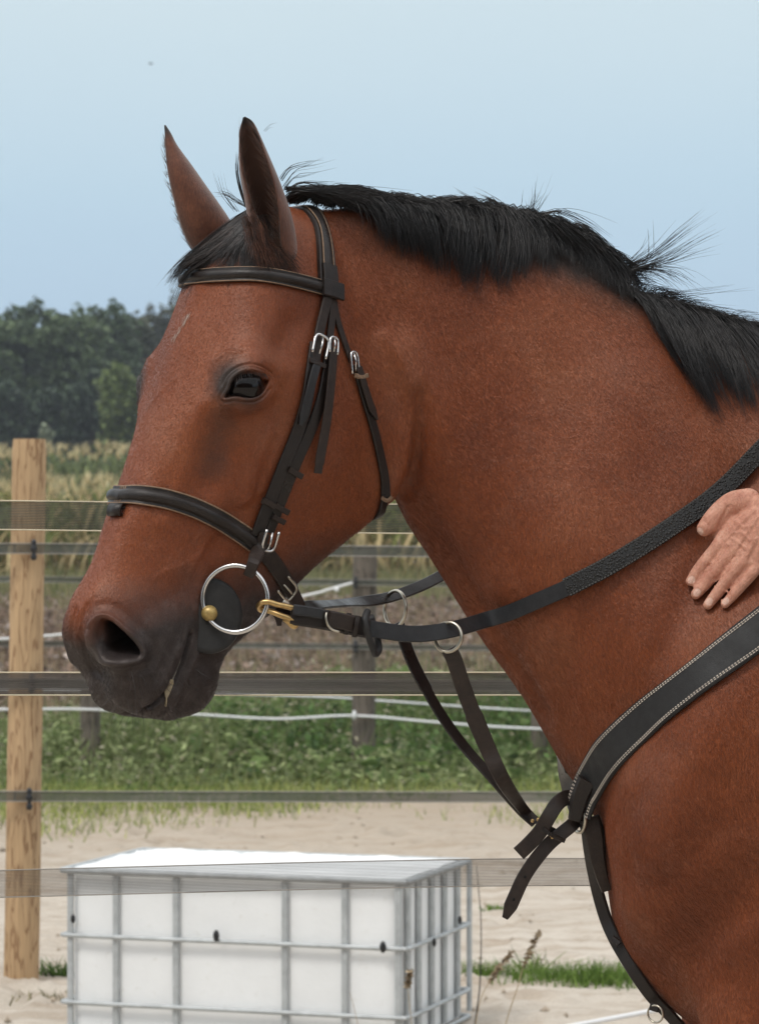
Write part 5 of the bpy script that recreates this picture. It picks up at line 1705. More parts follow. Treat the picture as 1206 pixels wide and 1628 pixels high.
# ---------------------------------------------------------------- trees
M_LEAF = foliage_material('tree_leaves', .55, .30)
M_BARK = simple('bark', (.055, .042, .033), .9, noise=(3, .4), bump=.03)
def tree(name, label, x, y, height, width, c0, c1, seed, n=7000, leaf=.34, low=.04, lobes=12, group='trees along the far edge of the field'):
    g = np.random.default_rng(seed)
    z0 = float(rise(y))
    root = empty(name, (x, y, z0))
    tag(root, label, 'tree', group)
    # trunk with limbs
    vs, fs = [], []
    def limb_(p, q, r0, r1):
        k0 = len(vs); d = (q - p); d /= np.linalg.norm(d)
        a = np.cross(d, [.3, .9, .1]); a /= np.linalg.norm(a); b = np.cross(d, a)
        for t in range(5):
            f = t / 4; c = p + (q - p) * f + a * .1 * math.sin(f * 3 + seed)
            for s in range(7):
                th = 2 * math.pi * s / 7; r = r0 + (r1 - r0) * f
                vs.append(c + a * math.cos(th) * r + b * math.sin(th) * r)
        for t in range(4):
            for s in range(7):
                fs.append((k0 + t * 7 + s, k0 + t * 7 + (s + 1) % 7, k0 + (t + 1) * 7 + (s + 1) % 7, k0 + (t + 1) * 7 + s))
    limb_(np.array([0, 0, 0.]), np.array([.1, 0, height * .55]), height * .030, height * .016)
    cen = []
    for k in range(lobes):
        f = (k + .5) / lobes
        zz = height * (low + .10 + (.86 - low) * f)
        wr = width * .5 * math.sin(math.pi * min(.97, .20 + .70 * f)) ** .8
        a = k * 2.4 + g.uniform(-.4, .4); rr = wr * g.uniform(.30, .75)
        c = np.array([math.cos(a) * rr, math.sin(a) * rr, zz])
        cen.append((c, width * g.uniform(.20, .32), height * g.uniform(.10, .17)))
        if k % 2 == 0: limb_(np.array([.1 * f, 0, height * (.16 + .36 * f)]), c, height * .010, height * .004)
    tr = new_mesh('trunk', vs, fs, M_BARK, root, True)
    Ps = []
    per = n // lobes
    for c, rw, rh in cen:
        d = g.normal(0, 1, (per, 3)); d /= np.linalg.norm(d, axis=1)[:, None]
        rad = g.uniform(.25, 1.0, per) ** .45
        # knobbly surface
        kn = 1 + .28 * np.sin(d[:, 0] * 5 + seed) * np.sin(d[:, 1] * 6 + seed * 2) + .22 * np.sin(d[:, 2] * 9 + d[:, 0] * 7)
        Ps.append(c + d * np.array([rw, rw, rh]) * (rad * kn)[:, None])
    Ps = np.concatenate(Ps)
    Ps = Ps[Ps[:, 2] > .2]
    V_, F, C = leaves(Ps, leaf, c0, c1, g, cvar=.28, up=.5, long=1.3)
    cr_ = fast_mesh('crown', V_, F, M_LEAF, None, C)
    cr_.parent = root
    return root
def tx(u, Y): return (u - 603) * Y / 5400
def th(v, Y): return 1.5 - (v - 814) * Y / 5400 - float(rise(Y))
DK = ((.058, .088, .046), (.118, .165, .088)); MD = ((.070, .103, .047), (.142, .188, .090)); LT = ((.085, .120, .038), (.175, .215, .072)); OL = ((.050, .058, .034), (.095, .105, .062))
TREES = [
 (-170, 168, 488, 200, DK, 'dense dark green tree farthest left, its crown cut by the frame edge'),
 (-40, 165, 505, 150, MD, 'dark green tree at the left frame edge above the wooden post'),
 (38, 168, 497, 130, DK, 'tallest dark tree directly above the wooden post'),
 (108, 166, 510, 125, MD, 'broad round tree right of the tallest dark tree'),
 (170, 170, 506, 110, DK, 'pointed dark tree left of the gap of sky'),
 (212, 176, 532, 95, OL, 'low olive tree under the gap of sky by the horse forehead'),
 (262, 205, 498, 110, OL, 'pale olive tree farther back behind the horse forehead'),
 (400, 172, 520, 170, MD, 'tree hidden behind the horse cheek'),
 (560, 175, 510, 180, DK, 'tree hidden behind the horse jaw'),
 (760, 172, 515, 200, MD, 'tree hidden behind the horse neck'),
 (980, 175, 505, 210, DK, 'tree hidden behind the horse shoulder'),
 (1210, 172, 512, 220, MD, 'tree hidden behind the horse withers'),
]
for k, (u, Y, vt, wp, cc_, lab) in enumerate(TREES[:7]):
    tree('broadleaf_tree', lab, tx(u, Y), Y, th(vt, Y), wp * Y / 5400 * 1.25, cc_[0], cc_[1], 200 + k, 17000, .25, lobes=14)
# the wood goes on behind the horse as one mass
parts = []
for u, Y, vt, wp, cc_, lab in TREES[7:]:
    h_, w_ = th(vt + 75, Y), wp * Y / 5400 * 1.3
    d = g.normal(0, 1, (2600, 3)); d /= np.linalg.norm(d, axis=1)[:, None]
    kn = 1 + .25 * np.sin(d[:, 0] * 5 + u) * np.sin(d[:, 1] * 6) + .2 * np.sin(d[:, 2] * 9 + d[:, 0] * 7)
    Pw = np.array([tx(u, Y), Y, float(rise(Y)) + h_ * .5]) + d * np.array([w_ * .5, w_ * .5, h_ * .5]) * (g.uniform(.3, 1, 2600) ** .4 * kn)[:, None]
    parts.append(leaves(Pw, .6, cc_[0], cc_[1], g, up=.5, long=1.3))
tag(joined('far_wood', parts, M_LEAF), 'far wood going on behind the horse, hidden in the photograph', 'wood', kind='stuff')
tree('leafy_bush', 'light green rounded bush in front of the dark trees beside the horse face', tx(197, 150), 150, th(598, 150), 90 * 150 / 5400 * 1.15, LT[0], LT[1], 301, 9000, .19, low=0.0, lobes=10)
tree('leafy_bush', 'small pale grey-green bush right of the wooden post top', tx(78, 140), 140, th(678, 140), 34 * 140 / 5400, (.16, .19, .13), (.26, .29, .20), 302, 900, .2, low=0.0, lobes=5)
for k, u in enumerate((-110, -10, 70, 140, 232)):
    tree('leafy_bush', ['shadowy shrub at the left frame edge under the trees', 'dark shrub left of the wooden post under the trees', 'dark shrub right of the wooden post under the trees', 'dark shrub left of the light green bush', 'dark shrub right of the light green bush at the horse face'][k], tx(u, 160), 160, th(600 + 12 * (k % 3), 160), 110 * 160 / 5400, (.034, .054, .032), (.068, .098, .058), 310 + k, 4500, .26, low=0.0, lobes=9)

# ---------------------------------------------------------------- fences
def tape_material(name, color, alpha, lines):
    t = NT(name)
    uv = t.node('ShaderNodeUVMap')
    sp = t.node('ShaderNodeSeparateXYZ', {0: uv.outputs[0]})
    w = t.node('ShaderNodeMath', {0: sp.outputs[1], 1: lines * 6.2832}, operation='MULTIPLY')
    sn = t.node('ShaderNodeMath', {0: w.outputs[0]}, operation='SINE')
    n = t.noise(t.coord((3, 60, 60)), 2.0, 4, .6)
    a = t.node('ShaderNodeMath', {0: sn.outputs[0], 1: .16, 2: alpha - .05}, operation='MULTIPLY_ADD')
    a2 = t.node('ShaderNodeMath', {0: n, 1: .30}, operation='MULTIPLY')
    a3 = t.node('ShaderNodeMath', {0: a.outputs[0], 1: a2.outputs[0]}, operation='ADD', use_clamp=True)
    a4 = t.node('ShaderNodeMath', {0: a3.outputs[0], 1: .12}, operation='SUBTRACT', use_clamp=True)
    c = t.ramp(n, [(.3, color), (.7, tuple(min(1, x * 1.7) for x in color))])
    return t.set(Base_Color=c, Roughness=.6, Alpha=a4.outputs[0], Specular_IOR_Level=.3)
M_TAPE_NEAR = tape_material('woven_tape', (.050, .053, .044), .72, 18)
M_TAPE_DARK = tape_material('woven_tape_dense', (.062, .056, .052), .86, 14)
M_TAPE_FAR = tape_material('woven_tape_green', (.060, .064, .055), .85, 4)
M_CORD = simple('cream_cord', (.62, .55, .40), .7)
M_CORD_GREY = simple('grey_cord', (.30, .28, .25), .7)
M_WHITE = simple('white_plastic', (.74, .74, .74), .45)
M_BLACKP = simple('black_plastic', (.012, .012, .013), .4)
def tape_mesh(name, pts, width, mat, parent, vcols=None):
    """pts: 3D path of the tape's middle; a thin standing ribbon with a little twist"""
    P = crspline(pts, 60); n = len(P)
    me_v, me_f, uvs = [], [], []
    for i, p in enumerate(P):
        tw = .18 * math.sin(i * .35) 
        up = np.array([0, -math.sin(tw), math.cos(tw)])
        for s, q in ((0, -.5), (1, .5)):
            me_v.append(p + up * width * q); uvs.append((i / (n - 1), s))
        for s, q in ((0, -.5), (1, .5)):
            me_v.append(p + up * width * q + np.array([0, .0006, 0])); uvs.append((i / (n - 1), s))
    F = []
    for i in range(n - 1):
        a = i * 4
        F.append((a, a + 4, a + 5, a + 1))
    o = new_mesh(name, me_v, F, mat, None, True)
    lay = o.data.uv_layers.new(name='UVMap')
    for lp in o.data.loops: lay.data[lp.index].uv = uvs[lp.vertex_index]
    adopt(o, parent)
    return o, P
def fence_tape(parent, px, Y, wpx, mat, cord, cr=.0011):
    s = 5400 / Y
    pts = [np.array(at(u, v, Y)) for u, v in px]
    o, P = tape_mesh('tape', pts, wpx / s, mat, parent)
    for q in (-.5, .5):
        c = tube('edge_cord', P + np.array([0, -.002, q * wpx / s]), cr, cord, None, 6); c.parent = o
    return o
def wood_material(name, light, dark, rot=(0, 0, 0), sc=1.0):
    t = NT(name)
    n0 = t.noise(t.coord((16 * sc, 16 * sc, 2.2 * sc)), 1.6, 3, .5)
    w = t.node('ShaderNodeMath', {0: n0, 1: 40.0}, operation='MULTIPLY')
    sn = t.node('ShaderNodeMath', {0: w.outputs[0]}, operation='SINE')
    fine = t.noise(t.coord((160 * sc, 160 * sc, 5 * sc)), 1.0, 4, .6)
    big = t.noise(t.coord((2, 2, 1.2)), 1.4, 3, .5)
    c = t.ramp(sn.outputs[0], [(.0, light), (.70, tuple(a * .85 + b * .15 for a, b in zip(light, dark))), (.92, dark)])
    c = t.mix(.75, c, t.ramp(fine, [(.3, (.70, .68, .66)), (.7, (1.15, 1.15, 1.15))]), 'MULTIPLY')
    c = t.mix(t.ramp(big, [(.45, (0, 0, 0)), (.8, (.6, .6, .6))]), c, tuple(a * .6 + b * .4 for a, b in zip(light, dark)))
    return t.set(Base_Color=c, Roughness=.75, Specular_IOR_Level=.25, Normal=t.bump(fine, .003, .7, t.bump(sn.outputs[0], .002, .4)))
M_POST = wood_material('peeled_pine', (.49, .335, .19), (.27, .160, .085))
M_POST_GREY = wood_material('weathered_pine', (.165, .140, .115), (.075, .062, .050), sc=.8)
def post(u0, v0, u1, v1, Y, wpx0, wpx1, mat, parent, seed):
    g = np.random.default_rng(seed)
    a, b = np.array(at(u0, v0, Y)), np.array(at(u1, v1, Y))
    s = 5400 / Y; n, m = 46, 28
    vs = []
    for i in range(n):
        f = i / (n - 1); c = a + (b - a) * f
        r = (wpx0 + (wpx1 - wpx0) * f) / 2 / s
        if i == 0: r *= .93
        for j in range(m):
            t = 2 * math.pi * j / m
            rr = r * (1 + .018 * math.sin(2 * t + f * 5 + seed) + .012 * math.sin(5 * t + f * 17) + .010 * g.normal() * .4)
            vs.append(c + np.array([math.cos(t) * rr, math.sin(t) * rr, -.006 if i == 0 and False else 0]))
    fs = grid_faces(n, m, True, True)
    o = new_mesh('post', vs, fs, mat, None, True)
    flat_shade_edges(o, 50)
    return adopt(o, parent)
def insulator(u, v, Y, parent, h=30, w=11):
    s = 5400 / Y; c = np.array(at(u, v, Y))
    pr = [(0, -.5), (.35, -.48), (.5, -.3), (.3, -.22), (.3, -.08), (.5, -.02), (.5, .12), (.28, .2), (.42, .32), (.3, .46), (0, .5)]
    vs = []; m = 10
    for x, z in pr:
        for j in range(m):
            t = 2 * math.pi * j / m
            vs.append(c + np.array([math.cos(t) * x * w / s, math.sin(t) * x * w / s, z * h / s]))
    return adopt(new_mesh('insulator', vs, grid_faces(len(pr), m, True, False), M_BLACKP, None, True), parent)
# near tape fence just behind the horse
fn = empty('tape_fence', tuple(at(0, 1700, 4.9)))
tag(fn, 'wide see-through tapes with pale edge cords passing directly behind the horse', 'fence')
YN = 4.9
fence_tape(fn, [(-700,815),(-200,818),(0,819),(170,821),(400,823),(640,825),(900,826),(1400,828)], YN, 46, M_TAPE_NEAR, M_CORD)
fence_tape(fn, [(-700,1085),(-200,1086),(0,1087),(300,1087),(640,1087),(900,1087),(1400,1088)], YN, 36, M_TAPE_DARK, M_CORD)
fence_tape(fn, [(-700,1425),(-200,1410),(0,1405),(300,1397),(600,1390),(930,1386),(1400,1392)], YN, 43, tape_material('woven_tape_net', (.085, .080, .075), .50, 18), M_CORD_GREY, .0009)
for uu in (-760, 1460):
    post(uu, 740, uu, 2480, YN + .06, 110, 112, M_POST, fn, int(abs(uu)))
# post fence behind it
fp = empty('post_fence', tuple(at(35, 1565, 10.8)))
tag(fp, 'light round wooden post at the left with narrow dark tapes on black insulators', 'fence')
YP = 10.75
post(47, 698, 34, 1580, YP, 55, 55, M_POST, fp, 3)
for uu in (-1250, 1400, 2700): post(uu, 700, uu, 1575, YP, 55, 56, M_POST, fp, 5)
YT = YP - .075
for v0, v1 in ((872, 877), (1266, 1267)):
    fence_tape(fp, [(-1250,v0),(-300,v0),(0,v0),(53,v0),(400,(v0 + v1) / 2),(700,v1),(900,v1),(1400,v1)], YT, 16, M_TAPE_FAR, M_CORD_GREY, .0018)
fence_tape(fp, [(-1250,1086),(0,1087),(50,1087),(400,1089),(900,1090),(1400,1090)], YT, 16, M_TAPE_FAR, M_CORD_GREY, .0018)
insulator(54, 874, YT - .02, fp, 34); insulator(47, 1270, YT - .02, fp, 36); insulator(51, 1086, YT - .02, fp, 34)
# farther fence with grey posts and white rope
ff = empty('rope_fence', tuple(at(580, 1235, 19.0)))
tag(ff, 'weathered grey posts with white rope standing in the weeds', 'fence')
YF = 19.0
post(580, 868, 577, 1240, YF, 38, 38, M_POST_GREY, ff, 8)
post(858, 960, 856, 1240, YF, 26, 26, M_POST_GREY, ff, 9)
post(146, 940, 143, 1215, YF, 30, 32, M_POST_GREY, ff, 10)
for uu in (-420, 1400): post(uu, 900, uu, 1240, YF, 34, 34, M_POST_GREY, ff, 12)
def rope(px, Y, r, name='rope'):
    P = crspline([np.array(at(u, v, y)) for u, v, y in px], 60)
    return adopt(tube(name, P, r, M_WHITE, None, 6), ff)
yq = YF - .09
rope([(-420,1130,yq),(0,1128,yq),(140,1128,yq),(310,1136,yq),(440,1143,yq),(563,1138,yq),(700,1149,yq),(857,1159,yq),(1400,1180,yq)], yq, .0085)
yr_ = YF + .5
rope([(-420,1095,yr_),(100,1098,yr_),(480,1107,yr_),(600,1114,yr_),(700,1121,yr_),(857,1131,yr_),(1400,1160,yr_)], yr_, .0080)
rope([(-500,1028,yq),(-100,1020,yq),(0,1016,yq),(95,1009,yq),(300,985,yq),(490,946,yq),(520,938,yq),(563,926,yq)], yq, .0085)
kn = sphere('rope_knot', np.array(at(563, 1137, yq - .02)), .016, M_WHITE, None, 10, 8, (.8, .8, 1.7)); adopt(kn, ff)
kn = sphere('rope_knot', np.array(at(535, 937, yq - .02)), .013, M_WHITE, None, 10, 8, (1.1, .8, 1.3)); adopt(kn, ff)
for v in (926, 1028):
    pts = [(-420, v - 6), (0, v - 5), (140, v - 4), (563, v), (858, v + 3), (1400, v + 6)]
    fence_tape(ff, pts, YF - .07, 9, M_TAPE_FAR, M_CORD_GREY, .0022)
    insulator(565, v, YF - .10, ff, 20, 9)

# ---------------------------------------------------------------- cut-down tank in its cage
M_TANK = NT('white_tank_plastic')
_o = M_TANK.coord()
_n = M_TANK.noise(_o, 5, 6, .65); _n2 = M_TANK.noise(_o, 40, 4, .7)
_c = M_TANK.ramp(_n, [(.30, (.76, .77, .77)), (.60, (.82, .83, .83)), (.80, (.70, .70, .67))])
_c = M_TANK.mix(M_TANK.ramp(_n2, [(.60, (0, 0, 0)), (.80, (.45, .45, .45))]), _c, (.50, .48, .42))
M_TANK = M_TANK.set(Base_Color=_c, Roughness=.5, Specular_IOR_Level=.4, Normal=M_TANK.bump(_n, .01, .4))
M_GALV = simple('galvanised_steel', (.43, .45, .455), .5, metal=.2, noise=(25, .18))
tank = empty('water_tank', tuple(ground(640, 1676)))
tag(tank, 'white plastic tank with a bulging top inside a grey metal cage', 'tank')
YC0 = 5400 / 573.0
K0 = np.array(at(640, 814, YC0)); K0[2] = 0
tph = math.atan(.33)
fx = np.array([-math.cos(tph), math.sin(tph), 0]); sx = np.array([math.sin(tph), math.cos(tph), 0])
LF_, LS_ = 1.005, .58
def tp(a, b, z): return K0 + fx * a + sx * b + np.array([0, 0, z])
s0 = 573.0
def zv(v): return 1.5 - (v - 814) / s0
ZT, Z1, Z2 = zv(1402), zv(1508), zv(1618)
# liner: rounded box wall with a wavy cut rim, inner wall and floor
vs, fs = [], []
rc = .035
def rrect(inset, n=18):
    pts = []
    for cx_, cy_, a0 in ((rc + .004, rc + .004, math.pi), (LF_ - rc - .004, rc + .004, 1.5 * math.pi), (LF_ - rc - .004, LS_ - rc - .004, 0), (rc + .004, LS_ - rc - .004, .5 * math.pi)):
        for k in range(n):
            a = a0 + (math.pi / 2) * k / (n - 1)
            pts.append((cx_ + (rc - inset) * math.cos(a), cy_ + (rc - inset) * math.sin(a)))
    return pts
def dens_ring(pts, n=160):
    P = np.array(pts + pts[:1]); d = np.r_[0, np.cumsum(np.linalg.norm(np.diff(P, axis=0), axis=1))]
    t = np.linspace(0, d[-1], n, endpoint=False)
    return np.stack([np.interp(t, d, P[:, k]) for k in (0, 1)], 1)
ro, ri = dens_ring(rrect(0)), dens_ring(rrect(.006))
gq = np.random.default_rng(77)
nR = len(ro)
rim = []
for j in range(nR):
    a, b = ro[j]
    back = b / LS_
    rim.append(ZT + .006 + .001 * back + .002 * math.sin(j * .9) * back + .003 * math.sin(j * .37 + 1) * back + (.0012 * gq.normal() if back > .8 else 0))
rows = [[tp(a, b, .02) for a, b in ro], [tp(a, b, Z2 - .02) for a, b in ro], [tp(a + 0, b, (Z1 + Z2) / 2) for a, b in ro], [tp(a, b, Z1) for a, b in ro], [tp(a, b, (Z1 + ZT) / 2) for a, b in ro],
        [tp(a, b, rim[j]) for j, (a, b) in enumerate(ro)], [tp(a, b, rim[j] - .001) for j, (a, b) in enumerate(ri)], [tp(a, b, .06) for a, b in ri]]
V_ = np.array(rows).reshape(-1, 3)
o = new_mesh('liner', V_, grid_faces(len(rows), nR, True, True), M_TANK, None, True)
flat_shade_edges(o, 45); adopt(o, tank)
# bulging top of the tank
lv, lf = [], []
cx_, cy_ = ro.mean(0)
for i_, k in enumerate((1.0, .97, .9, .78, .62, .45, .25, .08)):
    for j in range(nR):
        a, b = cx_ + (ro[j][0] - cx_) * k * .992, cy_ + (ro[j][1] - cy_) * k * .992
        back = ro[j][1] / LS_
        wv = .004 * math.sin(a * 23 + b * 9) + .003 * math.sin(a * 51 + 2) * math.sin(b * 37)
        lv.append(tp(a, b, (rim[j] - .002) * (1 if k > .95 else 1) + (.010 * (1 - k ** 3) + wv) * min(1, (1 - k) * 7)))
top_o = new_mesh('tank_top', lv, grid_faces(8, nR, True, False) + [tuple(7 * nR + j for j in range(nR))], M_TANK, None, True)
adopt(top_o, tank)
def bar(name, p, q, w, d, mat, parent, out):
    p, q, out = np.asarray(p, float), np.asarray(q, float), np.asarray(out, float)
    T = (q - p) / np.linalg.norm(q - p)
    P = np.array([p, q]); N = np.tile(out, (2, 1))
    return adopt(strap(name, P, N, rect_profile(w, d, .22), mat, None), parent)
of, os_ = -sx, -fx                                   # outward: front face, side face
fr_v = [.006, .175, .355, .680, .860, .995]          # measured from the near corner, as in the photograph
def fpos(u):                                         # pixel column -> distance along the front
    best = min(np.linspace(0, 1.01, 2000), key=lambda a: abs((603 + 5400 * tp(a, 0, 0)[0] / tp(a, 0, 0)[1]) - u))
    return float(best)
def spos(u):
    best = min(np.linspace(0, .7, 2000), key=lambda b: abs((603 + 5400 * tp(0, b, 0)[0] / tp(0, b, 0)[1]) - u))
    return float(best)
for u in (111, 186, 281, 454, 549, 634):
    a = min(fpos(u), LF_ - .008)
    bar('upright', tp(a, -.005, .03), tp(a, -.005, ZT), .018, .012, M_GALV, tank, of)
for u in (646, 663, 684, 704, 725, 743):
    b = spos(u)
    bar('upright', tp(-.005, b, .03), tp(-.005, b, ZT), .022, .012, M_GALV, tank, os_)
for a in (.2, .5, .8): bar('upright', tp(a, LS_ + .004, .03), tp(a, LS_ + .004, ZT), .017, .014, M_GALV, tank, sx)
for b in (.2, .4): bar('upright', tp(LF_ + .004, b, .03), tp(LF_ + .004, b, ZT), .017, .014, M_GALV, tank, fx)
for z, w in ((ZT, .020), (Z1, .0145), (Z2, .0145), (.02, .0145)):
    c = .035
    loop = [tp(c, -.016, z), tp(LF_ / 2, -.016, z), tp(LF_ - c, -.016, z), tp(LF_ + .012, -.012 + .02, z), tp(LF_ + .016, c, z), tp(LF_ + .016, LS_ / 2, z), tp(LF_ + .016, LS_ - c, z), tp(LF_ + .008, LS_ + .010, z), tp(LF_ - c, LS_ + .016, z), tp(LF_ / 2, LS_ + .016, z), tp(c, LS_ + .016, z), tp(-.008, LS_ + .010, z), tp(-.016, LS_ - c, z), tp(-.016, LS_ / 2, z), tp(-.016, c, z), tp(-.010, -.008, z)]
    P = crspline(loop, 140, closed=True)
    adopt(tube('rail', P, w * .46, M_GALV, None, 8, True), tank)
for (u, v, sz) in ((122, 1480, .010), (349, 1498, .013), (613, 1505, .013)):
    a = fpos(u); z = zv(v) - (.0)
    b_ = sphere('black_clip', tp(a, -.026, z), sz, M_BLACKP, None, 10, 8, (.7, .6, 1.3)); adopt(b_, tank)
for (u, v) in ((676, 1512), (717, 1492)):
    b = spos(u); b_ = sphere('black_clip', tp(-.026, b, zv(v)), .010, M_BLACKP, None, 10, 8, (.6, .6, 1.3)); adopt(b_, tank)

# ---------------------------------------------------------------- small things on the sand
def tuft_obj(name, label, u, v, n, h, w, seed, spread, c0=(.075, .14, .022), c1=(.20, .30, .07), lean=.5):
    g = np.random.default_rng(seed); c = ground(u, v)
    P = np.stack([g.normal(0, spread, n), g.normal(0, spread * .45, n), np.full(n, -.01)], 1)
    V_, F, C = blades(P, g.uniform(.45, 1.1, n) * h, np.full(n, w), lean, c0, c1, g, seg=4, curl=.6)
    o = fast_mesh(name, V_, F, M_FOL, None, C); o.location = c
    return tag(o, label, 'grass')
tuft_obj('grass_tuft', 'broad leafy green tuft between the wooden post and the tank', 90, 1556, 120, .085, .010, 1, .045, (.05, .10, .02), (.13, .21, .05), .7)
tuft_obj('grass_tuft', 'green grass tuft behind the right corner of the tank', 775, 1562, 420, .085, .006, 2, .055)
tuft_obj('grass_tuft', 'wide bright green grass tuft in the sand beside the horse chest', 930, 1566, 1500, .085, .0055, 3, .13)
tuft_obj('grass_tuft', 'spiky light green plant left of the wide grass tuft', 848, 1556, 46, .11, .012, 4, .016, (.14, .19, .07), (.28, .33, .13), .75)
tuft_obj('grass_tuft', 'tiny green sprout in the sand below the loose strap end', 790, 1446, 60, .035, .008, 5, .03)
tuft_obj('grass_tuft', 'small dry weed at the foot of the wooden post', 60, 1588, 130, .04, .007, 6, .08, (.17, .16, .08), (.28, .25, .14), .8)
# dry stems by the tank
M_DRY = simple('dry_stem', (.34, .26, .16), .8, noise=(60, .3))
def stem(label, px, Y, r0, mat, name='dry_stem', head=False):
    P = crspline([np.array(at(u, v, Y)) for u, v in px], 40)
    root = P[-1]
    o = tube(name, P[::-1], r0, mat, None, 6, False, (lambda f: 1 - .6 * f))
    if head:
        g = np.random.default_rng(int(px[0][0]))
        Pn = P[:14][g.integers(0, 14, 60)] + g.normal(0, .0025, (60, 3))
        V_, F, C = leaves(Pn, .010, (.22, .16, .10), (.38, .30, .20), g, long=2.4)
        h = fast_mesh('seed_head', V_, F, M_FOL, None, C); h.parent = o
    return o
tag(stem('x', [(858,1482),(845,1505),(832,1535),(822,1570),(808,1612),(795,1660),(780,1720)], 9.2, .0022, M_DRY, head=True), 'tall dry grass stem leaning right in front of the sand', 'stem')
tag(stem('x', [(812,1514),(795,1535),(778,1560),(765,1585),(757,1620),(750,1680),(745,1720)], 9.25, .0020, M_DRY, head=True), 'shorter dry grass stem beside the corner of the tank', 'stem')
tag(stem('x', [(652,1544),(648,1560),(650,1590),(655,1640),(658,1700)], 9.15, .0016, M_DRY, head=True), 'thin dry stem in front of the tank corner', 'stem')
tag(stem('x', [(556,1578),(562,1600),(570,1640),(574,1700)], 9.15, .0014, M_DRY), 'short dark dry stem in front of the tank', 'stem')
tag(stem('x', [(757,1376),(760,1410),(764,1460),(764,1520),(762,1570),(757,1610),(752,1650),(748,1700)], 9.3, .0028, M_BLACKP, 'black_cable'), 'thin black cable hanging beside the tank corner', 'cable')
# white rod lying at the lower right
a, b = at(905, 1632, 9.6), at(1080, 1599, 9.9); a2, b2 = at(780, 1655, 9.4), at(1500, 1520, 10.6)
rod = tube('white_rod', np.array([a2, a, b, b2]), .0075, M_WHITE, None, 10)
tag(rod, 'thin white rod low behind the horse chest at the bottom right', 'rod')
# a bird far off in the sky
M_BIRD = simple('dark_feathers', (.03, .03, .035), .8)
bc = np.array(at(240, 101, 60.0))
vs, fs = [], []
prof = [(-.045, .002), (-.030, .010), (0, .014), (.03, .008), (.045, .001)]
for x, r in prof:
    for k in range(6): vs.append((x, math.cos(k * math.pi / 3) * r, math.sin(k * math.pi / 3) * r))
fs = grid_faces(len(prof), 6, True, True)
bird = new_mesh('bird', vs, fs, M_BIRD, None, True); bird.location = bc
tag(bird, 'tiny dark bird in the sky at the upper left', 'bird')
for sgn in (-1, 1):
    w = [(-.012, 0, .006), (.014, 0, .006), (.010, .05 * sgn, .014), (-.012, .05 * sgn, .014), (-.010, .095 * sgn, .004)]
    wv = w + [(x, y, z - .002) for x, y, z in w]
    new_mesh('wing', wv, [(0, 1, 2, 3), (3, 2, 4), (5, 8, 7, 6), (8, 9, 7), (0, 3, 8, 5), (1, 6, 7, 2), (0, 5, 6, 1), (3, 4, 9, 8), (2, 7, 9, 4)], M_BIRD, bird)

# ---------------------------------------------------------------- unseen timber building added behind the viewer to darken the horse's near side
M_TIMBER = simple('dark_timber', (.075, .052, .036), .85, noise=(6, .4), bump=.01)
M_ROOF = simple('slate_roof', (.09, .088, .09), .8, noise=(4, .3), bump=.02)
M_DOOR = simple('green_door_paint', (.05, .075, .055), .6, noise=(5, .2))
added_barn = empty('added_barn', (0, -11, 0))
tag(added_barn, 'long dark timber building added unseen behind the viewer to shade the horse', 'building')
def box(name, x0, x1, y0, y1, z0, z1, mat, parent):
    vs = [(x, y, z) for z in (z0, z1) for y in (y0, y1) for x in (x0, x1)]
    return new_mesh(name, vs, [(0, 2, 3, 1), (4, 5, 7, 6), (0, 1, 5, 4), (2, 6, 7, 3), (0, 4, 6, 2), (1, 3, 7, 5)], mat, parent)
box('wall', -17, 17, -8, 0, 0, 5.2, M_TIMBER, added_barn)
new_mesh('roof', [(-17.6, .7, 5.0), (17.6, .7, 5.0), (17.6, -4, 8.4), (-17.6, -4, 8.4), (-17.6, -8.7, 5.0), (17.6, -8.7, 5.0), (-17.6, .7, 5.2), (17.6, .7, 5.2), (17.6, -4, 8.6), (-17.6, -4, 8.6), (-17.6, -8.7, 5.2), (17.6, -8.7, 5.2)],
         [(0, 1, 2, 3), (3, 2, 5, 4), (6, 9, 8, 7), (9, 10, 11, 8), (0, 6, 7, 1), (4, 5, 11, 10), (0, 3, 9, 6), (3, 4, 10, 9), (1, 7, 8, 2), (2, 8, 11, 5)], M_ROOF, added_barn)
for k in range(34): box('board', -17 + k * 1.0, -16.06 + k * 1.0, 0.003, .03, .15, 4.95, M_TIMBER, added_barn)
for x in (-10.5, 3.0, 11.5):
    d = box('door', x, x + 2.4, .034, .09, .02, 2.6, M_DOOR, added_barn)
    box('door_brace', x + .1, x + 2.3, .093, .12, 1.2, 1.4, M_TIMBER, d)

# ---------------------------------------------------------------- damp summer air: far things fade
hm_ = bpy.data.materials.new('air'); hm_.use_nodes = True
hn = hm_.node_tree.nodes; hn.clear()
ho = hn.new('ShaderNodeOutputMaterial'); hv = hn.new('ShaderNodeVolumePrincipled')
hv.inputs['Color'].default_value = (.86, .92, 1.0, 1); hv.inputs['Density'].default_value = .0005; hv.inputs['Anisotropy'].default_value = .2
hm_.node_tree.links.new(hv.outputs[0], ho.inputs['Volume'])
x0, x1, y0, y1, z0, z1 = -950, 950, -100, 1700, -1.2, 30
hz = new_mesh('haze', [(x, y, z) for z in (z0, z1) for y in (y0, y1) for x in (x0, x1)], [(0, 2, 3, 1), (4, 5, 7, 6), (0, 1, 5, 4), (2, 6, 7, 3), (0, 4, 6, 2), (1, 3, 7, 5)], hm_)
hz['kind'] = 'stuff'; hz['label'] = 'thin pale summer haze over the fields and far trees'; hz['category'] = 'haze'

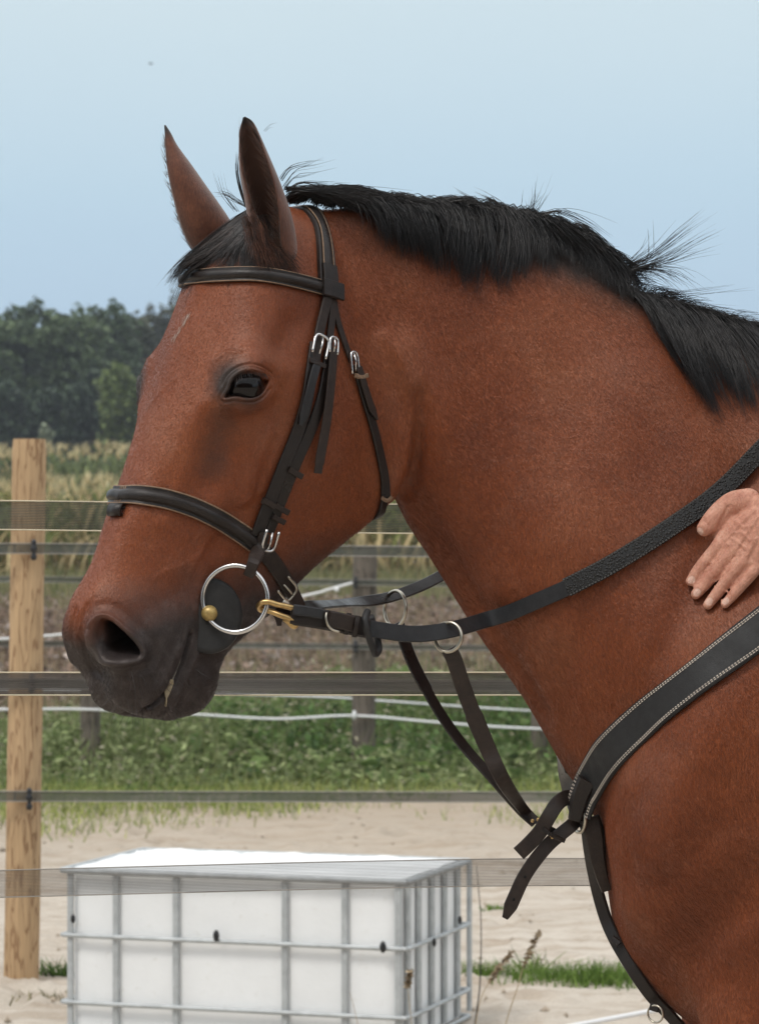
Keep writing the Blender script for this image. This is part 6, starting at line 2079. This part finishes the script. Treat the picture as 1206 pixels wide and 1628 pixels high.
# ================================================================== RIDER (only the hand is in the photograph)
def skin_material():
    t = NT('weathered_skin')
    o = t.coord()
    n1, n2, n3 = t.noise(o, 45, 5, .65), t.noise(o, 190, 4, .65), t.noise(t.coord((420, 420, 130), rot=(0, .8, 0)), 1.0, 4, .65)
    c = t.ramp(n1, [(.30, (.46, .200, .135)), (.55, (.60, .305, .215)), (.75, (.69, .40, .295))])
    c = t.mix(.6, c, t.ramp(n2, [(.35, (.80, .72, .70)), (.65, (1.1, 1.08, 1.06))]), 'MULTIPLY')
    at_ = t.node('ShaderNodeAttribute', attribute_name='nail')
    c = t.mix(at_.outputs['Fac'], c, (.70, .45, .36))
    b = t.bump(n3, .0026, .8, t.bump(n2, .0014, .7))
    return t.set(Base_Color=c, Roughness=.48, Specular_IOR_Level=.4, Subsurface_Weight=.12, Subsurface_Radius=(.006, .002, .001), Normal=b)
M_SKIN = skin_material()
PV, PF = [], []
def pvol(P, rad, n=26, m=18):
    """rounded tapering volume along points; rad: (ra, rb) half axes, b along the view-facing normal"""
    P = np.array(P, float); rad = np.array([(r, r) if np.isscalar(r) else r for r in rad], float)
    C_ = crspline(P, n); Rr = crspline(rad, n)
    T = np.gradient(C_, axis=0); T /= np.linalg.norm(T, axis=1)[:, None]
    ref = np.array([0, -1.0, 0.05])
    rows = []
    ends = [(-1, k) for k in (.95, .75, .4)]
    def ring(c, t, ra, rb):
        b = ref - t * (ref @ t)
        if np.linalg.norm(b) < .2: b = np.array([1.0, 0, 0]) - t * t[0]
        b /= np.linalg.norm(b); a = np.cross(t, b)
        return [c + a * ra * math.cos(q) + b * rb * math.sin(q) for q in np.linspace(0, 2 * math.pi, m, endpoint=False)]
    r0, r1 = Rr[0], Rr[-1]
    for k in (.92, .65, .3): rows.append(ring(C_[0] - T[0] * r0.mean() * k, T[0], r0[0] * math.sqrt(1 - k * k), r0[1] * math.sqrt(1 - k * k)))
    for i in range(n): rows.append(ring(C_[i], T[i], Rr[i][0], Rr[i][1]))
    for k in (.3, .65, .92): rows.append(ring(C_[-1] + T[-1] * r1.mean() * k, T[-1], r1[0] * math.sqrt(1 - k * k), r1[1] * math.sqrt(1 - k * k)))
    rows = np.array(rows)
    off = sum(len(v) for v in PV)
    PV.append(rows.reshape(-1, 3))
    PF.extend([tuple(i + off for i in f) for f in grid_faces(len(rows), m)])
def hand_pt(u, v, lift):
    h = cast(min(u, 1400), v)
    return h[0] + (h[1] * .35 + np.array([0, -.65, 0])) * lift
# fingers: knuckle, first joint, second joint, tip
FING = [
 [(1147,862,.026),(1135,877,.024),(1121,892,.017),(1107,909,.0110),(1096,925,.0080)],
 [(1166,878,.027),(1152,895,.025),(1138,911,.0175),(1121,929,.0110),(1105,946,.0080)],
 [(1185,892,.026),(1171,909,.024),(1157,925,.0165),(1141,944,.0105),(1125,963,.0075)],
 [(1202,905,.021),(1191,919,.0190),(1180,931,.0135),(1166,947,.0095),(1152,962,.0070)]]
FR = [(.0090,.0086,.0084,.0077,.0064),(.0090,.0086,.0084,.0078,.0066),(.0088,.0083,.0080,.0074,.0062),(.0080,.0076,.0072,.0066,.0056)]
for px, rr in zip(FING, FR): pvol([hand_pt(*p) for p in px], rr)
TH = [(1190,806,.036),(1162,808,.036),(1140,818,.033),(1124,833,.029),(1112,845,.025)]
pvol([hand_pt(*p) for p in TH], [(.017,.014),(.0155,.013),(.0132,.0112),(.0122,.010),(.0096,.0082)])
pvol([hand_pt(1162,826,.028), hand_pt(1148,842,.022), hand_pt(1141,856,.018)], [(.016,.010),(.014,.009),(.009,.007)])
wrist = hand_pt(1236, 806, .044)
for (u, v, l), rr in zip([(1150,864,.026),(1167,878,.028),(1184,891,.026),(1198,903,.021)], ((.0115,.0095),(.0115,.010),(.011,.0095),(.010,.0085))):
    k = hand_pt(u, v, l)
    pvol([k, k * .55 + wrist * .45 + np.array([0, -.004, .0]), wrist * .85 + k * .15], [rr, (.0145, .012), (.0150, .013)])
pvol([hand_pt(1165,830,.026), hand_pt(1185,852,.024), hand_pt(1205,840,.028), wrist], [(.016,.010),(.024,.011),(.024,.013),(.024,.017)])
shN = np.array([.82, YB - .19, 1.98]); elN = np.array([.70, YB - .30, 1.70])
pvol([wrist, wrist * .75 + elN * .25, wrist * .4 + elN * .6, elN], [(.0255,.0185),(.029,.024),(.040,.037),(.042,.040)])
pvol([elN, elN * .5 + shN * .5, shN], [.042, .048, .055])
shF = np.array([.82, YB + .19, 1.98]); elF = np.array([.74, YB + .30, 1.74]); haF = np.array([.56, YB + .14, 1.70])
pvol([shF, shF * .5 + elF * .5, elF], [.055, .048, .042]); pvol([elF, elF * .5 + haF * .5, haF], [.042, .036, .024])
pvol([haF, haF + np.array([-.05, -.02, -.02]), haF + np.array([-.085, -.03, -.045])], [.028, .036, .022])
pvol([(1.12, YB, 1.84), (1.05, YB, 1.92), (.93, YB, 1.99), (.82, YB, 2.03)], [.07, .06, .06, .06])
pvol([shN, shN * .5 + shF * .5 + np.array([0, 0, .03]), shF], [.055, .06, .055])
pvol([(.83, YB, 2.0), (.76, YB, 2.09), (.71, YB, 2.15)], [.06, .055, .055])
pvol([(.735, YB, 2.14), (.70, YB, 2.20), (.665, YB, 2.27), (.64, YB, 2.32)], [(.06,.07),(.088,.075),(.098,.078),(.075,.065)])
pvol([(.615, YB, 2.185), (.597, YB, 2.18), (.592, YB, 2.172)], [.012, .014, .010])
tmp = new_mesh('tmp2', np.concatenate(PV), PF)
md = tmp.modifiers.new('r', 'REMESH'); md.mode = 'VOXEL'; md.voxel_size = 0.0023
dg = bpy.context.evaluated_depsgraph_get()
per_me = bpy.data.meshes.new_from_object(tmp.evaluated_get(dg))
bpy.data.objects.remove(tmp)
hand_c = hand_pt(1150, 880, .02)
# thin out the skin that clothes and frame hide
_t = bpy.data.objects.new('tmp3', per_me); col.objects.link(_t)
_v = mesh_V(per_me); _far = np.nonzero(np.linalg.norm(_v - hand_c, axis=1) > .17)[0]
_g = _t.vertex_groups.new(name='far'); _g.add([int(i) for i in _far], 1.0, 'REPLACE')
_m = _t.modifiers.new('d', 'DECIMATE'); _m.ratio = .42; _m.vertex_group = 'far'; _m.vertex_group_factor = 10.0
per_me2 = bpy.data.meshes.new_from_object(_t.evaluated_get(bpy.context.evaluated_depsgraph_get()))
bpy.data.objects.remove(_t); per_me = per_me2
fc = face_c(per_me); refine(per_me, np.linalg.norm(fc - hand_c, axis=1) < .125)
Vp = mesh_V(per_me); Ep = mesh_E(per_me)
Vp = laplace(Vp, Ep, np.full(len(Vp), .5), 5)
set_V(per_me, Vp)
Np = mesh_N(per_me)
BVHH = BVH; BVH = make_bvh(per_me)                     # pixel casts now find the hand
def hcurve(px, r, h):
    global Vp
    pts = [np.array(surf(u, v)[0]) for u, v in px if surf(u, v)[0] is not None]
    if not pts: return
    pts = np.array(pts)
    m = np.nonzero(np.linalg.norm(Vp - pts.mean(0), axis=1) < .09)[0]
    d = poly_dist(Vp[m], pts) if len(pts) > 1 else np.linalg.norm(Vp[m] - pts[0], axis=1)
    Vp[m] += Np[m] * (h * np.exp(-(d / r) ** 2))[:, None]
# knuckles and joint wrinkles
for u, v in ((1150,866),(1167,880),(1184,893)): hcurve([(u, v)], 8*MM, 2.2*MM)
for u, v in ((1122,894),(1138,911),(1155,922),(1178,928)):
    hcurve([(u, v)], 6*MM, 1.3*MM)
    for k in (-1, 0, 1): hcurve([(u - 4 + 2*k, v - 3 + 3*k), (u + 2*k, v + 3*k), (u + 4 + 2*k, v + 3 + 3*k)], 1.0*MM, -.7*MM)
# tendons and veins on the back of the hand
for px in ([(1155,858),(1175,835),(1200,812)], [(1170,872),(1188,845),(1205,822)], [(1186,884),(1200,858)]): hcurve(px, 3.0*MM, 2.1*MM)
for px in ([(1150,838),(1163,848),(1178,846),(1190,858)], [(1168,828),(1180,838),(1196,836)], [(1160,855),(1172,862),(1184,872)]): hcurve(px, 2.0*MM, 1.1*MM)
for k in range(7): hcurve([(1146 + 7*k, 856 + 4*k), (1153 + 7*k, 852 + 5*k)], 1.1*MM, -.6*MM)
hcurve([(1156,806),(1148,822),(1140,838)], 1.8*MM, -1.6*MM)
hcurve([(1118,828),(1127,836)], 1.2*MM, -.8*MM)
# creases between the fingers
for a_, b_ in ((0, 1), (1, 2), (2, 3)):
    A_, B_2 = FING[a_], FING[b_]
    hcurve([((A_[i][0] + B_2[i][0]) / 2, (A_[i][1] + B_2[i][1]) / 2) for i in range(5)], 1.8*MM, -1.6*MM)
nail = np.zeros(len(Vp))
for u, v in ((1098,922),(1107,942),(1126,956),(1152,955),(1111,845)):
    h = surf(u, v)
    if h[0] is None: continue
    d = np.linalg.norm(Vp - np.array(h[0]), axis=1)
    nail = np.maximum(nail, smoothstep(.0054, .0042, d))
Vp += Np * (-.0005 * nail)[:, None]
set_V(per_me, Vp)
na = per_me.color_attributes.new('nail', 'FLOAT_COLOR', 'POINT')
na.data.foreach_set('color', np.repeat(nail[:, None], 4, 1).reshape(-1))
per_me.polygons.foreach_set('use_smooth', np.ones(len(per_me.polygons), bool))
per_me.materials.clear(); per_me.materials.append(M_SKIN)
BVH = BVHH
rider = bpy.data.objects.new('person', per_me); col.objects.link(rider)
tag(rider, 'rider reaching down with a bare weathered hand resting on the horse neck', 'person')
M_SHIRT = simple('blue_cotton', (.05, .09, .20), .85, noise=(30, .2), bump=.002)
M_BREECH = simple('beige_breeches', (.42, .36, .28), .85, noise=(30, .15), bump=.002)
def garment(name, P, rad, mat, n=40, m=28, parent=rider):
    C_ = crspline(np.array(P, float), n); Rr = crspline(np.array([(r, r) if np.isscalar(r) else r for r in rad], float), n)
    T = np.gradient(C_, axis=0); T /= np.linalg.norm(T, axis=1)[:, None]
    vs = []
    for i in range(n):
        b = np.array([0, -1.0, .05]); b -= T[i] * (b @ T[i]); b /= np.linalg.norm(b); a = np.cross(T[i], b)
        for q in np.linspace(0, 2 * math.pi, m, endpoint=False):
            w = 1 + .02 * math.sin(5 * q + i * .5)
            vs.append(C_[i] + a * Rr[i][0] * math.cos(q) * w + b * Rr[i][1] * math.sin(q) * w)
    return new_mesh(name, vs, grid_faces(n, m), mat, parent, True)
garment('shirt', [(1.17, YB, 1.80), (1.10, YB, 1.90), (1.0, YB, 1.97), (.88, YB, 2.02), (.80, YB, 2.04)], [(.16,.16),(.155,.165),(.165,.185),(.15,.20),(.07,.08)], M_SHIRT)
for sh, el in ((shN, elN), (shF, elF)): garment('sleeve', [sh * 1.0 + np.array([.04, 0, .01]), sh, sh * .55 + el * .45, sh * .35 + el * .65], [.075, .078, .066, .066], M_SHIRT)
for sg in (-1, 1):
    garment('trouser_leg', [(1.16, YB + sg * .06, 1.83), (1.05, YB + sg * .20, 1.76), (.92, YB + sg * .31, 1.60), (.82, YB + sg * .355, 1.44), (.84, YB + sg * .365, 1.30)], [.12, .12, .095, .075, .065], M_BREECH)
    garment('boot', [(.83, YB + sg * .36, 1.36), (.87, YB + sg * .37, 1.20), (.92, YB + sg * .375, 1.02), (.94, YB + sg * .375, .93), (.88, YB + sg * .378, .90), (.76, YB + sg * .38, .90)], [.066, .066, .050, .05, .045, .034], M_LEATHER)
garment('helmet', [(.695, YB, 2.235), (.672, YB, 2.275), (.65, YB, 2.325), (.635, YB, 2.36)], [(.112,.092),(.115,.096),(.092,.080),(.02,.02)], M_BLACKP)
# saddle
sad = empty('saddle', (1.08, YB, 1.70))
tag(sad, 'black leather saddle on the horse back, beyond the right frame edge', 'saddle')
def bodycast(x, y, z, d):
    h = BVH.ray_cast(Vector((x, y, z)), Vector(d)); return np.array(h[0]), np.array(h[1])
seat_rows = []
for x in np.linspace(.84, 1.38, 18):
    row = []
    for s in np.linspace(-1, 1, 17):
        y = YB + s * .20
        p, nn = bodycast(x, y, 2.4, (0, 0, -1))
        rise_ = .045 + .06 * smoothstep(1.15, 1.38, x) + .06 * smoothstep(.98, .84, x) if abs(s) < .9 else .012
        row.append(p + np.array([0, 0, 1]) * float(rise_) * (1 - .75 * abs(s) ** 3))
    seat_rows.append(row)
A_ = np.array(seat_rows); B_2 = A_ - np.array([0, 0, .03])
loop_rows = np.concatenate([A_, B_2[:, ::-1]], axis=1)
adopt(new_mesh('seat', loop_rows.reshape(-1, 3), grid_faces(18, 34), M_LEATHER, None, True), sad)
for sg in (-1, 1):
    rows = []
    for z in np.linspace(1.66, 1.20, 14):
        row = []
        f = (1.66 - z) / .46
        for x in np.linspace(.84 - .06 * math.sin(math.pi * f), 1.24 - .04 * f, 12):
            h = BVH.ray_cast(Vector((x, YB + sg * 1.0, z)), Vector((0, -sg, 0)))
            p = np.array(h[0]) if h[0] is not None else np.array([x, YB + sg * .2, z])
            row.append(p + np.array([0, sg * .012, 0]))
        rows.append(row)
    A_ = np.array(rows); B_2 = A_ - np.array([0, sg * .006, 0])
    adopt(new_mesh('flap', np.concatenate([A_, B_2[:, ::-1]], axis=1).reshape(-1, 3), grid_faces(14, 24), M_LEATHER, None, True), sad)
    st_ = np.array([[.93, YB + sg * .36, .99], [.93, YB + sg * .33, .88], [.93, YB + sg * .43, .88]])
    adopt(tube('stirrup', crspline(np.array([[.93, YB + sg * .375, 1.0], [.93, YB + sg * .325, .90], [.93, YB + sg * .33, .865], [.93, YB + sg * .42, .865], [.93, YB + sg * .425, .90]]), 30, closed=True), .006, M_STEEL, None, 8, True), sad)
    adopt(strap('stirrup_leather', np.array([[1.0, YB + sg * .30, 1.60], [.97, YB + sg * .36, 1.30], [.93, YB + sg * .378, 1.0]]), np.tile(np.array([0, sg * 1.0, 0]), (3, 1)), rect_profile(.026, .004), M_LEATHER, None), sad)
